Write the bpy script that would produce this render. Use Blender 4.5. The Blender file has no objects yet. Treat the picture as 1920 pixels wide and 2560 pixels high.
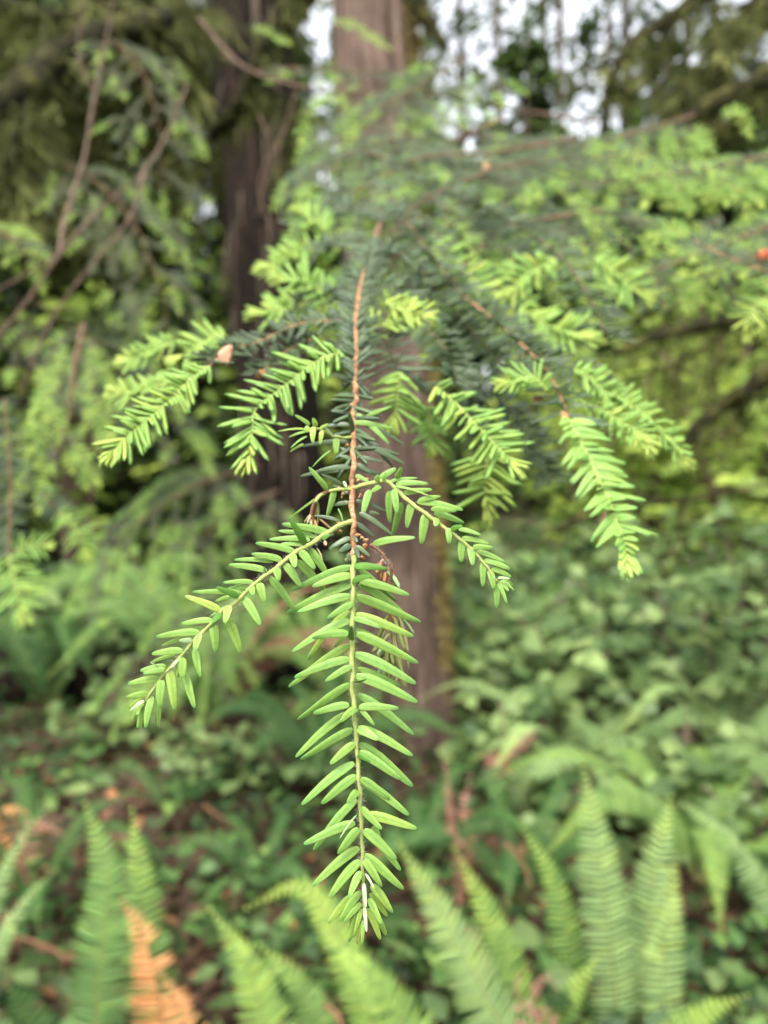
import bpy, math, random
import numpy as np
from mathutils import Vector, Matrix, noise

random.seed(7)
rng = np.random.default_rng(11)
scene = bpy.context.scene
COL = scene.collection

# ------------------------------------------------------------------ camera
PITCH = math.radians(-3.0)
CAM = Vector((0, 0, 1.5))
W1 = 2 * math.tan(math.radians(26.6))      # frame width per metre of depth
H1 = W1 * 4 / 3
cd = bpy.data.cameras.new('camera')
cam = bpy.data.objects.new('camera', cd)
COL.objects.link(cam)
cam.location = CAM
cam.rotation_euler = (math.pi / 2 + PITCH, 0, 0)
cd.sensor_fit = 'VERTICAL'
cd.sensor_height = 36.0
cd.lens = 36.0 / H1
cd.clip_start = 0.01
cd.clip_end = 400
cd.dof.use_dof = True
cd.dof.focus_distance = 0.192
cd.dof.aperture_fstop = cd.lens / 2.85
scene.camera = cam

# ------------------------------------------------------------------ light
SUN_EL, SUN_AZ = math.radians(56), math.radians(205)
world = bpy.data.worlds.new('World')
scene.world = world
world.use_nodes = True
nt = world.node_tree
nt.nodes.clear()
sky = nt.nodes.new('ShaderNodeTexSky')
sky.sky_type = 'NISHITA'
sky.sun_disc = False
sky.sun_elevation = SUN_EL
sky.sun_rotation = SUN_AZ
sky.dust_density = 4.0
hsv = nt.nodes.new('ShaderNodeHueSaturation')      # thin overcast: the blue is washed out
hsv.inputs['Saturation'].default_value = 0.22
bg = nt.nodes.new('ShaderNodeBackground')
bg.inputs['Strength'].default_value = 0.15
wo = nt.nodes.new('ShaderNodeOutputWorld')
nt.links.new(sky.outputs[0], hsv.inputs['Color'])
nt.links.new(hsv.outputs[0], bg.inputs['Color'])
nt.links.new(bg.outputs[0], wo.inputs[0])
sd = bpy.data.lights.new('sun', 'SUN')
sun = bpy.data.objects.new('sun', sd)
COL.objects.link(sun)
sd.energy = 1.25
sd.angle = math.radians(25)
sd.color = (1.0, 0.96, 0.88)
# sun stands behind and to the left of the camera, high up
sv = Vector((math.sin(SUN_AZ) * math.cos(SUN_EL), math.cos(SUN_AZ) * math.cos(SUN_EL), math.sin(SUN_EL)))
sun.rotation_euler = sv.to_track_quat('Z', 'Y').to_euler()
sun.location = (0, -5, 12)

scene.view_settings.view_transform = 'Standard'
scene.view_settings.look = 'None'
scene.view_settings.gamma = 1.0
scene.view_settings.use_curve_mapping = False
scene.view_settings.exposure = 2.08
cy = scene.cycles
cy.use_denoising = True
cy.max_bounces = 6
cy.diffuse_bounces = 4
cy.glossy_bounces = 2
cy.transmission_bounces = 4
cy.transparent_max_bounces = 4
cy.caustics_reflective = False
cy.caustics_refractive = False

# ------------------------------------------------------------------ helpers
CR = Matrix.Rotation(math.pi / 2 + PITCH, 3, 'X')


def PX(x, y, d):
    """point at depth d behind pixel (x, y) of the 1920 x 2560 photograph"""
    return CAM + CR @ Vector(((x / 1920 - .5) * W1 * d, -(y / 2560 - .5) * H1 * d, -d))


def VV(x, y, d):
    return PX(x * 1.15732, y * 1.15732, d)


CAMX = CR @ Vector((1, 0, 0))
CAMY = CR @ Vector((0, 1, 0))
CAMZ = CR @ Vector((0, 0, 1))              # towards the viewer


def ground_z(x, y):
    return 0.10 * noise.noise(Vector((x * .45, y * .45, 0))) + 0.03 * noise.noise(Vector((x * 2, y * 2, 3))) \
        + max(0.0, (y - 9)) * 0.05


def tag(o, label=None, cat=None, group=None, kind=None):
    if label: o['label'] = label
    if cat: o['category'] = cat
    if group: o['group'] = group
    if kind: o['kind'] = kind
    return o


def empty(name, loc, rz=0.0, s=1.0):
    o = bpy.data.objects.new(name, None)
    COL.objects.link(o)
    o.location = loc
    o.rotation_euler = (0, 0, rz)
    o.scale = (s, s, s)
    o.empty_display_size = 0.05
    return o


def raw_mesh(name, verts, faces, mat=None, attrs=None, smooth=True):
    """verts (N,3) array, faces (M,k) array; all faces the same size"""
    verts = np.asarray(verts, dtype=np.float32).reshape(-1, 3)
    faces = np.asarray(faces, dtype=np.int32)
    me = bpy.data.meshes.new(name)
    m, k = faces.shape
    me.vertices.add(len(verts))
    me.vertices.foreach_set('co', verts.ravel())
    me.loops.add(m * k)
    me.loops.foreach_set('vertex_index', faces.ravel())
    me.polygons.add(m)
    me.polygons.foreach_set('loop_start', np.arange(0, m * k, k, dtype=np.int32))
    me.polygons.foreach_set('loop_total', np.full(m, k, dtype=np.int32))
    if smooth:
        me.polygons.foreach_set('use_smooth', np.ones(m, dtype=bool))
    me.update(calc_edges=True)
    if attrs:
        for an, arr in attrs.items():
            a = me.attributes.new(an, 'FLOAT', 'POINT')
            a.data.foreach_set('value', np.asarray(arr, dtype=np.float32).ravel())
    for mm in (mat if isinstance(mat, (list, tuple)) else [mat]):
        if mm: me.materials.append(mm)
    return me


def link(name, me, parent=None, loc=None):
    o = bpy.data.objects.new(name, me)
    COL.objects.link(o)
    if parent is not None:
        o.parent = parent
        if loc is None:
            # world-space geometry under an unrotated, unscaled Empty
            r = parent
            off = Vector((0, 0, 0))
            while r is not None:
                off += Vector(r.location); r = r.parent
            o.location = -off
        else:
            o.location = loc
    elif loc is not None:
        o.location = loc
    return o


def copy_tree(o, parent=None):
    c = o.copy()
    COL.objects.link(c)
    c.parent = parent
    for ch in list(o.children):
        copy_tree(ch, c)
    return c


# templates: (verts in unit frame, quads, t attribute).  axes: x = along, y = width, z = thickness
def lens_template(rows, prof):
    v, f, t = [], [], []
    for i, (tt, w, th) in enumerate(prof):
        for (a, b) in ((-1, 0), (0, 1), (1, 0), (0, -1)):
            v.append((tt, a * w * .5, b * th)); t.append(tt)
        if i:
            o = (i - 1) * 4
            for k in range(4):
                f.append((o + k, o + (k + 1) % 4, o + 4 + (k + 1) % 4, o + 4 + k))
    n = len(prof) * 4
    f.append((n - 4, n - 3, n - 2, n - 1))
    return np.array(v, float), np.array(f), np.array(t)


def flat_template(prof):
    # flat upper face with a shallow groove along the middle, rounded margins
    v, f, t = [], [], []
    ring = ((-1, 0), (-.88, .8), (0, .35), (.88, .8), (1, 0), (0, -.9))
    for i, (tt, w, th) in enumerate(prof):
        for (a, b) in ring:
            v.append((tt, a * w * .5, b * th)); t.append(tt)
        if i:
            o = (i - 1) * 6
            for k in range(6):
                f.append((o + k, o + (k + 1) % 6, o + 6 + (k + 1) % 6, o + 6 + k))
    n = len(prof) * 6
    f.append((n - 6, n - 5, n - 4, n - 3)); f.append((n - 6, n - 3, n - 2, n - 1))
    return np.array(v, float), np.array(f), np.array(t)


NEEDLE_HI = flat_template([(0, .42, .6), (.03, .66, 1), (.08, .90, 1), (.18, 1.06, 1), (.35, 1.07, 1), (.55, .95, 1), (.75, .78, 1), (.88, .62, 1), (.95, .47, .9), (.985, .30, .6), (1, .10, .2)])
NEEDLE_LO = lens_template(0, [(0, .35, .6), (.15, .85, 1), (.5, 1, 1), (.85, .8, 1), (1, .2, .3)])
PINNA = lens_template(0, [(0, .5, .5), (.06, 1.15, 1), (.16, 1, 1), (.5, .86, 1), (.8, .52, 1), (1, .06, .3)])
# flat clump of four leaf blades used for far crowns
def blade_clump(n, seed, spread=1.0, w=.22, L=1.0, droop=.25):
    r = np.random.default_rng(seed)
    v, f = [], []
    for i in range(n):
        x0 = r.uniform(0, .75)
        side = (-1) ** i
        ang = side * r.uniform(.4, 1.1) * spread
        l = (1 - x0 * .6) * .55 * L
        dx, dy = math.cos(ang) * l, math.sin(ang) * l
        nx, ny = -math.sin(ang) * w * .5, math.cos(ang) * w * .5
        z1 = -droop * l * l * 1.6 + r.uniform(-.05, .05)
        o = len(v)
        v += [(x0, 0, -droop * x0 * x0), (x0 + dx * .5 + nx, dy * .5 + ny, z1 * .4 - droop * x0 * x0 + .02),
              (x0 + dx, dy, z1 - droop * x0 * x0), (x0 + dx * .5 - nx, dy * .5 - ny, z1 * .4 - droop * x0 * x0)]
        f.append((o, o + 1, o + 2, o + 3))
    v = np.array(v, float)
    return v, np.array(f), v[:, 0].clip(0, 1)


def scatter_mesh(name, tpl, pos, X, N, L, Wd, Th, vr, mat, curve=0.0):
    """many copies of a template in one mesh. X: along, N: face normal"""
    tv, tf, tt = tpl
    pos, X, N = (np.asarray(a, float).reshape(-1, 3) for a in (pos, X, N))
    n = len(pos)
    L = np.broadcast_to(np.asarray(L, float), (n,)); Wd = np.broadcast_to(np.asarray(Wd, float), (n,))
    Th = np.broadcast_to(np.asarray(Th, float), (n,)); vr = np.broadcast_to(np.asarray(vr, float), (n,))
    curve = np.broadcast_to(np.asarray(curve, float), (n,))
    X = X / np.linalg.norm(X, axis=1, keepdims=True)
    N = N - (N * X).sum(1, keepdims=True) * X
    N = N / (np.linalg.norm(N, axis=1, keepdims=True) + 1e-9)
    Y = np.cross(N, X)
    t = tv[:, 0]
    bow = 4 * t * (1 - t)
    P = (pos[:, None, :] + X[:, None, :] * (t[None, :] * L[:, None])[..., None]
         + Y[:, None, :] * (tv[:, 1][None, :] * Wd[:, None])[..., None]
         + N[:, None, :] * (tv[:, 2][None, :] * Th[:, None] + bow[None, :] * (curve * L)[:, None])[..., None])
    F = tf[None, :, :] + (np.arange(n) * len(tv))[:, None, None]
    return raw_mesh(name, P.reshape(-1, 3), F.reshape(-1, tf.shape[1]), mat,
                    {'v': np.repeat(vr, len(tv)), 't': np.tile(tt, n)})


def tube_mesh(name, pts, rad, mat, seg=8, wob=0.0, attrs=True):
    pts = [Vector(p) for p in pts]
    n = len(pts)
    if not hasattr(rad, '__len__'): rad = [rad] * n
    V, F = [], []
    up = Vector((0.13, 0.3, 1)).normalized()
    for i, p in enumerate(pts):
        T = (pts[min(i + 1, n - 1)] - pts[max(i - 1, 0)]).normalized()
        A = T.cross(up)
        if A.length < .1: A = T.cross(Vector((1, 0, 0)))
        A.normalize(); B = T.cross(A)
        for k in range(seg):
            a = 2 * math.pi * k / seg
            r = rad[i] * (1 + wob * noise.noise(p * (0.35 / max(rad[i], 1e-4)) + Vector((k * 1.7, 0, 0))))
            V.append(p + A * math.cos(a) * r + B * math.sin(a) * r)
    for i in range(n - 1):
        for k in range(seg):
            F.append((i * seg + k, i * seg + (k + 1) % seg, (i + 1) * seg + (k + 1) % seg, (i + 1) * seg + k))
    m = len(V)
    V.append(pts[0]); V.append(pts[-1])
    for k in range(seg):
        F.append((m, (k + 1) % seg, k, k)); F.append((m + 1, (n - 1) * seg + k, (n - 1) * seg + (k + 1) % seg, (n - 1) * seg + (k + 1) % seg))
    F4 = [f for f in F if f[2] != f[3]]
    me = bpy.data.meshes.new(name)
    me.from_pydata([tuple(v) for v in V], [], F4 + [f[:3] for f in F if f[2] == f[3]])
    me.polygons.foreach_set('use_smooth', np.ones(len(me.polygons), dtype=bool))
    me.materials.append(mat)
    return me


def join_meshes(name, mes, mat):
    """concatenate meshes (same material) into one"""
    vs, fs, off = [], [], 0
    for me in mes:
        a = np.empty(len(me.vertices) * 3, np.float32); me.vertices.foreach_get('co', a)
        vs.append(a.reshape(-1, 3))
        fs += [tuple(i + off for i in p.vertices) for p in me.polygons]
        off += len(me.vertices)
        bpy.data.meshes.remove(me)
    me = bpy.data.meshes.new(name)
    me.from_pydata(np.concatenate(vs).tolist(), [], fs)
    me.polygons.foreach_set('use_smooth', np.ones(len(me.polygons), dtype=bool))
    me.materials.append(mat)
    return me


def smooth_path(pts, n):
    """Catmull-Rom through Vectors, n samples evenly by parameter"""
    pts = [Vector(p) for p in pts]
    P = [pts[0] * 2 - pts[1]] + pts + [pts[-1] * 2 - pts[-2]]
    seg = len(pts) - 1
    out = []
    for i in range(n):
        u = i / (n - 1) * seg
        k = min(int(u), seg - 1); t = u - k
        a, b, c, d = P[k], P[k + 1], P[k + 2], P[k + 3]
        out.append(0.5 * ((2 * b) + (c - a) * t + (2 * a - 5 * b + 4 * c - d) * t * t + (3 * b - a - 3 * c + d) * t ** 3))
    return out


def even_path(pts, step):
    dense = smooth_path(pts, max(24, len(pts) * 14))
    L = [0.0]
    for a, b in zip(dense, dense[1:]): L.append(L[-1] + (b - a).length)
    n = max(2, int(L[-1] / step) + 1)
    out, tan, j = [], [], 0
    for i in range(n):
        s = L[-1] * i / (n - 1)
        while j < len(L) - 2 and L[j + 1] < s: j += 1
        f = (s - L[j]) / max(1e-9, L[j + 1] - L[j])
        out.append(dense[j].lerp(dense[j + 1], f))
        tan.append((dense[j + 1] - dense[j]).normalized())
    return out, tan, L[-1]


# ------------------------------------------------------------------ materials
ALB = 0.74      # all surface colours below are multiplied by this


def ramp(nt, stops):
    r = nt.nodes.new('ShaderNodeValToRGB')
    els = r.color_ramp.elements
    while len(els) < len(stops): els.new(.5)
    for e, (p, c) in zip(els, stops):
        e.position = p; e.color = (*[k * ALB for k in c], 1)
    return r


def leaf_mat(name, stops, transl=.35, rough=.5, spec=.25, tipmix=None, noise_scale=0, bump=0.0, midrib=False):
    """colour picked per leaf by attribute v, shifted along the leaf by t"""
    m = bpy.data.materials.new(name); m.use_nodes = True
    nt = m.node_tree; nt.nodes.clear(); L = nt.links.new
    out = nt.nodes.new('ShaderNodeOutputMaterial')
    at = nt.nodes.new('ShaderNodeAttribute'); at.attribute_name = 'v'
    r = ramp(nt, stops); L(at.outputs['Fac'], r.inputs[0])
    col = r.outputs[0]
    if tipmix:
        a2 = nt.nodes.new('ShaderNodeAttribute'); a2.attribute_name = 't'
        rr = nt.nodes.new('ShaderNodeMapRange'); rr.interpolation_type = 'SMOOTHSTEP'
        rr.inputs[1].default_value = tipmix[1]; rr.inputs[2].default_value = tipmix[2]
        L(a2.outputs['Fac'], rr.inputs[0])
        mx = nt.nodes.new('ShaderNodeMix'); mx.data_type = 'RGBA'; mx.blend_type = 'MULTIPLY'
        L(rr.outputs[0], mx.inputs[0]); L(col, mx.inputs[6]); mx.inputs[7].default_value = (*tipmix[0], 1)
        col = mx.outputs[2]
    if midrib:
        a3 = nt.nodes.new('ShaderNodeAttribute'); a3.attribute_name = 's'
        pw = nt.nodes.new('ShaderNodeMath'); pw.operation = 'POWER'; pw.inputs[1].default_value = 3.0
        L(a3.outputs['Fac'], pw.inputs[0])
        m3 = nt.nodes.new('ShaderNodeMix'); m3.data_type = 'RGBA'; m3.blend_type = 'MULTIPLY'
        L(pw.outputs[0], m3.inputs[0]); L(col, m3.inputs[6]); m3.inputs[7].default_value = (.66, .80, .70, 1)
        col = m3.outputs[2]
    tc = nt.nodes.new('ShaderNodeTexCoord')
    bumpn = None
    if noise_scale:
        nz = nt.nodes.new('ShaderNodeTexNoise'); nz.inputs['Scale'].default_value = noise_scale; nz.inputs['Detail'].default_value = 4
        L(tc.outputs['Object'], nz.inputs['Vector'])
        mr = nt.nodes.new('ShaderNodeMapRange'); mr.inputs[3].default_value = .78; mr.inputs[4].default_value = 1.22
        L(nz.outputs['Fac'], mr.inputs[0])
        m2 = nt.nodes.new('ShaderNodeVectorMath'); m2.operation = 'SCALE'
        L(col, m2.inputs[0]); L(mr.outputs[0], m2.inputs['Scale'])
        col = m2.outputs[0]
        if bump:
            bumpn = nt.nodes.new('ShaderNodeBump'); bumpn.inputs['Strength'].default_value = bump
            bumpn.inputs['Distance'].default_value = .3 / noise_scale
            L(nz.outputs['Fac'], bumpn.inputs['Height'])
    p = nt.nodes.new('ShaderNodeBsdfPrincipled')
    p.inputs['Roughness'].default_value = rough
    p.inputs['Specular IOR Level'].default_value = spec
    L(col, p.inputs['Base Color'])
    tr = nt.nodes.new('ShaderNodeBsdfTranslucent')
    L(col, tr.inputs['Color'])
    if bumpn: L(bumpn.outputs[0], p.inputs['Normal'])
    mix = nt.nodes.new('ShaderNodeMixShader'); mix.inputs[0].default_value = transl
    L(p.outputs[0], mix.inputs[1]); L(tr.outputs[0], mix.inputs[2]); L(mix.outputs[0], out.inputs[0])
    return m


def noise_mat(name, stops, scale=(8, 8, 8), detail=6, rough=.85, bump=.4, bdist=.01, coord='Object', spec=.15):
    m = bpy.data.materials.new(name); m.use_nodes = True
    nt = m.node_tree; L = nt.links.new
    p = nt.nodes['Principled BSDF']
    tc = nt.nodes.new('ShaderNodeTexCoord'); mp = nt.nodes.new('ShaderNodeMapping')
    mp.inputs['Scale'].default_value = scale
    nz = nt.nodes.new('ShaderNodeTexNoise'); nz.inputs['Scale'].default_value = 1; nz.inputs['Detail'].default_value = detail
    nz.inputs['Roughness'].default_value = .62
    L(tc.outputs[coord], mp.inputs[0]); L(mp.outputs[0], nz.inputs['Vector'])
    r = ramp(nt, stops); L(nz.outputs['Fac'], r.inputs[0]); L(r.outputs[0], p.inputs['Base Color'])
    p.inputs['Roughness'].default_value = rough
    p.inputs['Specular IOR Level'].default_value = spec
    b = nt.nodes.new('ShaderNodeBump'); b.inputs['Strength'].default_value = bump; b.inputs['Distance'].default_value = bdist
    L(nz.outputs['Fac'], b.inputs['Height']); L(b.outputs[0], p.inputs['Normal'])
    return m


M = {}
M['fresh'] = leaf_mat('fresh_needle', [(0, (.39, .66, .165)), (.55, (.46, .72, .165)), (.9, (.64, .82, .175)), (1, (.70, .84, .19))],
                      .46, .45, .35, ((.70, .88, 1.0), .78, 1.0), 900, .25, midrib=True)
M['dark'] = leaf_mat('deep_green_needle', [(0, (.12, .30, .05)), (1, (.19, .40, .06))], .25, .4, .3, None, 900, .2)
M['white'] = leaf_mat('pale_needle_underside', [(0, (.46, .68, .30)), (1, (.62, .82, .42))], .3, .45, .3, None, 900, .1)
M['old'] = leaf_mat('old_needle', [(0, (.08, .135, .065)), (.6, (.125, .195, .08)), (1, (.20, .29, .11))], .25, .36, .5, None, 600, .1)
M['wilt'] = leaf_mat('wilted_needle', [(0, (.30, .40, .09)), (.6, (.42, .48, .16)), (1, (.50, .45, .22))], .25, .55, .2, None, 1200, .3)
M['rust'] = leaf_mat('rust_needle', [(0, (.60, .24, .08)), (.6, (.74, .42, .22)), (1, (.86, .62, .44))], .2, .55, .2, None, 1200, .3)
M['twig_green'] = noise_mat('green_twig', [(.3, (.32, .42, .10)), (.7, (.50, .56, .18))], (700, 700, 700), 4, .6, .5, .0004)
M['twig_brown'] = noise_mat('orange_brown_twig', [(.3, (.20, .09, .04)), (.5, (.44, .22, .11)), (.7, (.66, .40, .24))], (900, 900, 900), 5, .75, .8, .0008)
M['twig_old'] = noise_mat('old_brown_twig', [(.3, (.12, .07, .04)), (.7, (.28, .16, .10))], (200, 200, 200), 4, .8, .5, .001)
M['scale'] = noise_mat('bud_scale', [(.3, (.50, .17, .04)), (.7, (.66, .30, .10))], (500, 500, 500), 4, .6, .4, .0005)
M['hair'] = leaf_mat('stem_hair', [(0, (.62, .58, .46)), (1, (.7, .68, .58))], .4, .6, .2)
M['bark_red'] = noise_mat('pinkish_bark', [(.3, (.035, .022, .017)), (.45, (.12, .08, .062)), (.57, (.21, .145, .112)), (.75, (.33, .24, .19))], (30, 30, 2.6), 9, .9, 1.0, .03)
def add_stain(m, scale, lo=.62, hi=1.3):
    nt = m.node_tree; L = nt.links.new; p = nt.nodes['Principled BSDF']
    src = p.inputs['Base Color'].links[0].from_socket
    tc = nt.nodes.new('ShaderNodeTexCoord'); nz = nt.nodes.new('ShaderNodeTexNoise'); nz.inputs['Scale'].default_value = scale; nz.inputs['Detail'].default_value = 5
    L(tc.outputs['Object'], nz.inputs['Vector'])
    mr = nt.nodes.new('ShaderNodeMapRange'); mr.inputs[1].default_value = .35; mr.inputs[2].default_value = .65; mr.inputs[3].default_value = lo; mr.inputs[4].default_value = hi
    sc = nt.nodes.new('ShaderNodeVectorMath'); sc.operation = 'SCALE'
    L(nz.outputs['Fac'], mr.inputs[0]); L(src, sc.inputs[0]); L(mr.outputs[0], sc.inputs['Scale']); L(sc.outputs[0], p.inputs['Base Color'])


add_stain(M['bark_red'], 3.5)
add_stain(M['twig_brown'], 260, .55, 1.35)
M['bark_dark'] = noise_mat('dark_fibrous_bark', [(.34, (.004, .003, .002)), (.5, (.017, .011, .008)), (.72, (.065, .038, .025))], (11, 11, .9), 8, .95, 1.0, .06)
M['bark_far'] = noise_mat('grey_brown_bark', [(.3, (.05, .038, .026)), (.7, (.13, .10, .07))], (6, 6, 1), 6, .95, .6, .03)
M['moss'] = leaf_mat('moss', [(0, (.05, .055, .018)), (.6, (.13, .145, .042)), (1, (.27, .28, .09))], .3, .8, .1)
M['moss_yellow'] = leaf_mat('yellow_moss', [(0, (.24, .19, .05)), (.6, (.38, .30, .09)), (1, (.5, .42, .16))], .3, .8, .1)
M['mossbark'] = noise_mat('mossy_bark', [(.36, (.010, .009, .004)), (.52, (.028, .027, .009)), (.72, (.12, .12, .03))], (14, 14, 14), 6, .95, .8, .02)
M['deadtwig'] = noise_mat('dead_twig', [(.3, (.11, .07, .05)), (.7, (.27, .19, .14))], (60, 60, 60), 5, .9, .5, .002)
M['hem_mid'] = leaf_mat('hemlock_foliage', [(0, (.05, .11, .045)), (.55, (.10, .19, .06)), (.8, (.20, .34, .07)), (1, (.34, .52, .09))], .35, .5, .25)
M['crown'] = leaf_mat('conifer_foliage', [(0, (.02, .04, .012)), (.5, (.065, .11, .028)), (.85, (.17, .25, .05)), (1, (.28, .38, .07))], .4, .6, .2)  # dark end lowered to stand in for shade among the crowns
M['bright'] = leaf_mat('vine_maple_leaf', [(0, (.16, .25, .05)), (.6, (.36, .50, .09)), (1, (.56, .68, .13))], .5, .5, .2)  # sunlit brightness of the bushes is put into the leaf colour
M['shrub'] = leaf_mat('salmonberry_leaf', [(0, (.045, .095, .03)), (.5, (.15, .24, .075)), (1, (.34, .46, .16))], .35, .45, .3, None, 18, .2)  # darkest leaves carry the shade of the shrub interior in their colour
M['fern'] = leaf_mat('fern_leaflet', [(0, (.15, .31, .08)), (.5, (.29, .50, .12)), (1, (.58, .80, .16))], .38, .42, .35, None, 40, .1)
M['fern_pale'] = leaf_mat('fern_leaflet_underside', [(0, (.31, .50, .19)), (.55, (.49, .70, .27)), (1, (.68, .88, .24))], .38, .5, .25, None, 40, .1)
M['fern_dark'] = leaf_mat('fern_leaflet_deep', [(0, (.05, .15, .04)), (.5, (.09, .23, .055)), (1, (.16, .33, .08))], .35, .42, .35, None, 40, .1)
M['fern_dead'] = leaf_mat('dead_fern_leaflet', [(0, (.70, .28, .09)), (.5, (.84, .40, .155)), (1, (.90, .50, .22))], .3, .6, .15, None, 40, .2)
M['fern_brown'] = leaf_mat('old_dead_fern_leaflet', [(0, (.28, .12, .08)), (.5, (.50, .25, .17)), (1, (.66, .40, .30))], .25, .7, .1, None, 40, .2)
M['rachis'] = noise_mat('fern_rachis', [(.3, (.20, .20, .07)), (.7, (.36, .32, .12))], (90, 90, 90), 4, .6, .3, .001)
M['rachis_brown'] = noise_mat('brown_rachis', [(.3, (.16, .075, .04)), (.7, (.34, .17, .10))], (90, 90, 90), 4, .7, .3, .001)
M['cover'] = leaf_mat('ground_cover_leaf', [(0, (.02, .05, .015)), (.5, (.06, .13, .035)), (.9, (.15, .29, .07)), (1, (.26, .42, .10))], .3, .5, .3)  # low end darkened in place of real shade near the floor
M['litter'] = leaf_mat('litter_leaf', [(0, (.05, .03, .018)), (.6, (.12, .068, .042)), (.9, (.24, .12, .07)), (1, (.48, .22, .10))], .15, .7, .15)


def ground_material():
    m = bpy.data.materials.new('forest_soil'); m.use_nodes = True
    nt = m.node_tree; L = nt.links.new; p = nt.nodes['Principled BSDF']
    tc = nt.nodes.new('ShaderNodeTexCoord')
    n1 = nt.nodes.new('ShaderNodeTexNoise'); n1.inputs['Scale'].default_value = 14; n1.inputs['Detail'].default_value = 8
    n2 = nt.nodes.new('ShaderNodeTexNoise'); n2.inputs['Scale'].default_value = 1.6; n2.inputs['Detail'].default_value = 4
    L(tc.outputs['Object'], n1.inputs[0]); L(tc.outputs['Object'], n2.inputs[0])
    soil = ramp(nt, [(.3, (.03, .018, .010)), (.5, (.085, .045, .026)), (.7, (.17, .09, .05))])
    mossc = ramp(nt, [(.3, (.03, .05, .012)), (.7, (.10, .14, .03))])
    L(n1.outputs[0], soil.inputs[0]); L(n1.outputs[0], mossc.inputs[0])
    th = nt.nodes.new('ShaderNodeMapRange'); th.inputs[1].default_value = .45; th.inputs[2].default_value = .6
    L(n2.outputs[0], th.inputs[0])
    mx = nt.nodes.new('ShaderNodeMix'); mx.data_type = 'RGBA'
    L(th.outputs[0], mx.inputs[0]); L(soil.outputs[0], mx.inputs[6]); L(mossc.outputs[0], mx.inputs[7])
    L(mx.outputs[2], p.inputs['Base Color']); p.inputs['Roughness'].default_value = .95
    b = nt.nodes.new('ShaderNodeBump'); b.inputs['Strength'].default_value = .8; b.inputs['Distance'].default_value = .03
    L(n1.outputs[0], b.inputs['Height']); L(b.outputs[0], p.inputs['Normal'])
    return m


# ------------------------------------------------------------------ ground
def build_ground():
    nx, ny = 150, 170
    xs = np.sign(np.linspace(-1, 1, nx)) * np.abs(np.linspace(-1, 1, nx)) ** 2 * 90
    ys = -6 + (np.linspace(0, 1, ny) ** 1.8) * 150
    V = [(x, y, ground_z(x, y)) for y in ys for x in xs]
    F = [(j * nx + i, j * nx + i + 1, (j + 1) * nx + i + 1, (j + 1) * nx + i) for j in range(ny - 1) for i in range(nx - 1)]
    o = link('ground', raw_mesh('ground', V, F, ground_material()))
    tag(o, 'dark brown forest floor under moss and leaf litter', kind='structure')


build_ground()


# ------------------------------------------------------------------ trunks
def trunk_mesh(name, base, top, r0, r1, mat, rings=70, seg=72, ridge=.06, flare=.25, knots=()):
    base, top = Vector(base), Vector(top)
    V, F = [], []
    for i in range(rings):
        t = i / (rings - 1)
        c = base.lerp(top, t)
        rr = r0 + (r1 - r0) * t + r0 * flare * math.exp(-t * 28)
        for k in range(seg):
            a = 2 * math.pi * k / seg
            d = Vector((math.cos(a), math.sin(a), 0))
            n1 = noise.noise(Vector((d.x * 5, d.y * 5, c.z * .5))) ; n2 = noise.noise(Vector((d.x * 14, d.y * 14, c.z * 1.2)))
            r = rr * (1 + ridge * n1 * 1.5 + ridge * n2)
            V.append(c + d * r)
    for i in range(rings - 1):
        for k in range(seg):
            F.append((i * seg + k, i * seg + (k + 1) % seg, (i + 1) * seg + (k + 1) % seg, (i + 1) * seg + k))
    return raw_mesh(name, [tuple(v) for v in V], F, mat)


def on_ground(px, d):
    """ground point below the photograph column px at depth d"""
    p = PX(px, 1280, d)
    return Vector((p.x, p.y, ground_z(p.x, p.y)))


def lean_line(px0, py0, px1, py1, d, z_top):
    """world line through two photo pixels at depth d, from the ground to z_top"""
    a, b = PX(px0, py0, d), PX(px1, py1, d)
    b.y = a.y  # keep the stem in one vertical plane
    k = (a - b) / (a.z - b.z)
    g = ground_z(a.x, a.y) - .05
    return a + k * (g - a.z), a + k * (z_top - a.z)


# right-hand trunk (pinkish bark, mossy right flank)
b, t = lean_line(1031, 1850, 932, 20, 4.0, 11)
root = empty('conifer_tree', b)
tag(root, 'pinkish-brown bare trunk with mossy right edge rising behind the middle of the twig', 'tree')
link('trunk', trunk_mesh('trunk', b, t, .215, .18, M['bark_red'], ridge=.075, seg=110), root)
# moss strip: clumps on the right flank
n = 5200
zz = rng.uniform(0, .46, n); aa = rng.normal(-.30, .26, n)
axis = np.array(b)[None] + (np.array(t) - np.array(b))[None] * zz[:, None]
dr = np.stack([np.cos(aa), np.sin(aa), np.zeros(n)], 1)
pp = axis + dr * (.222 - .035 * zz)[:, None]
X = rng.normal(0, 1, (n, 3)) * .5 + np.array([.3, 0, -1])
o = link('moss', scatter_mesh('moss', blade_clump(3, 5, 1, .3), pp, X, dr, .045, .045, .02, rng.uniform(.1, .9, n), M['moss_yellow']), root)
tag(o, kind='stuff')
kp = PX(1022, 1420, 3.8)
kn = Vector((kp.x, b.y - .20, kp.z))
# dark knot: a sunken ring
ring = []
F = []
for i, (r, dd) in enumerate([(.05, -.015), (.036, .016), (.022, .010), (.012, -.01), (.002, -.02)]):
    for k in range(16):
        a = k * math.pi / 8
        ring.append((kn.x + math.cos(a) * r * .55, kn.y - dd + .0, kn.z + math.sin(a) * r))
    if i:
        for k in range(16): F.append(((i - 1) * 16 + k, (i - 1) * 16 + (k + 1) % 16, i * 16 + (k + 1) % 16, i * 16 + k))
link('knot', raw_mesh('knot', ring, F, M['bark_dark']), root)
RT = (b.copy(), t.copy())
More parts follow.
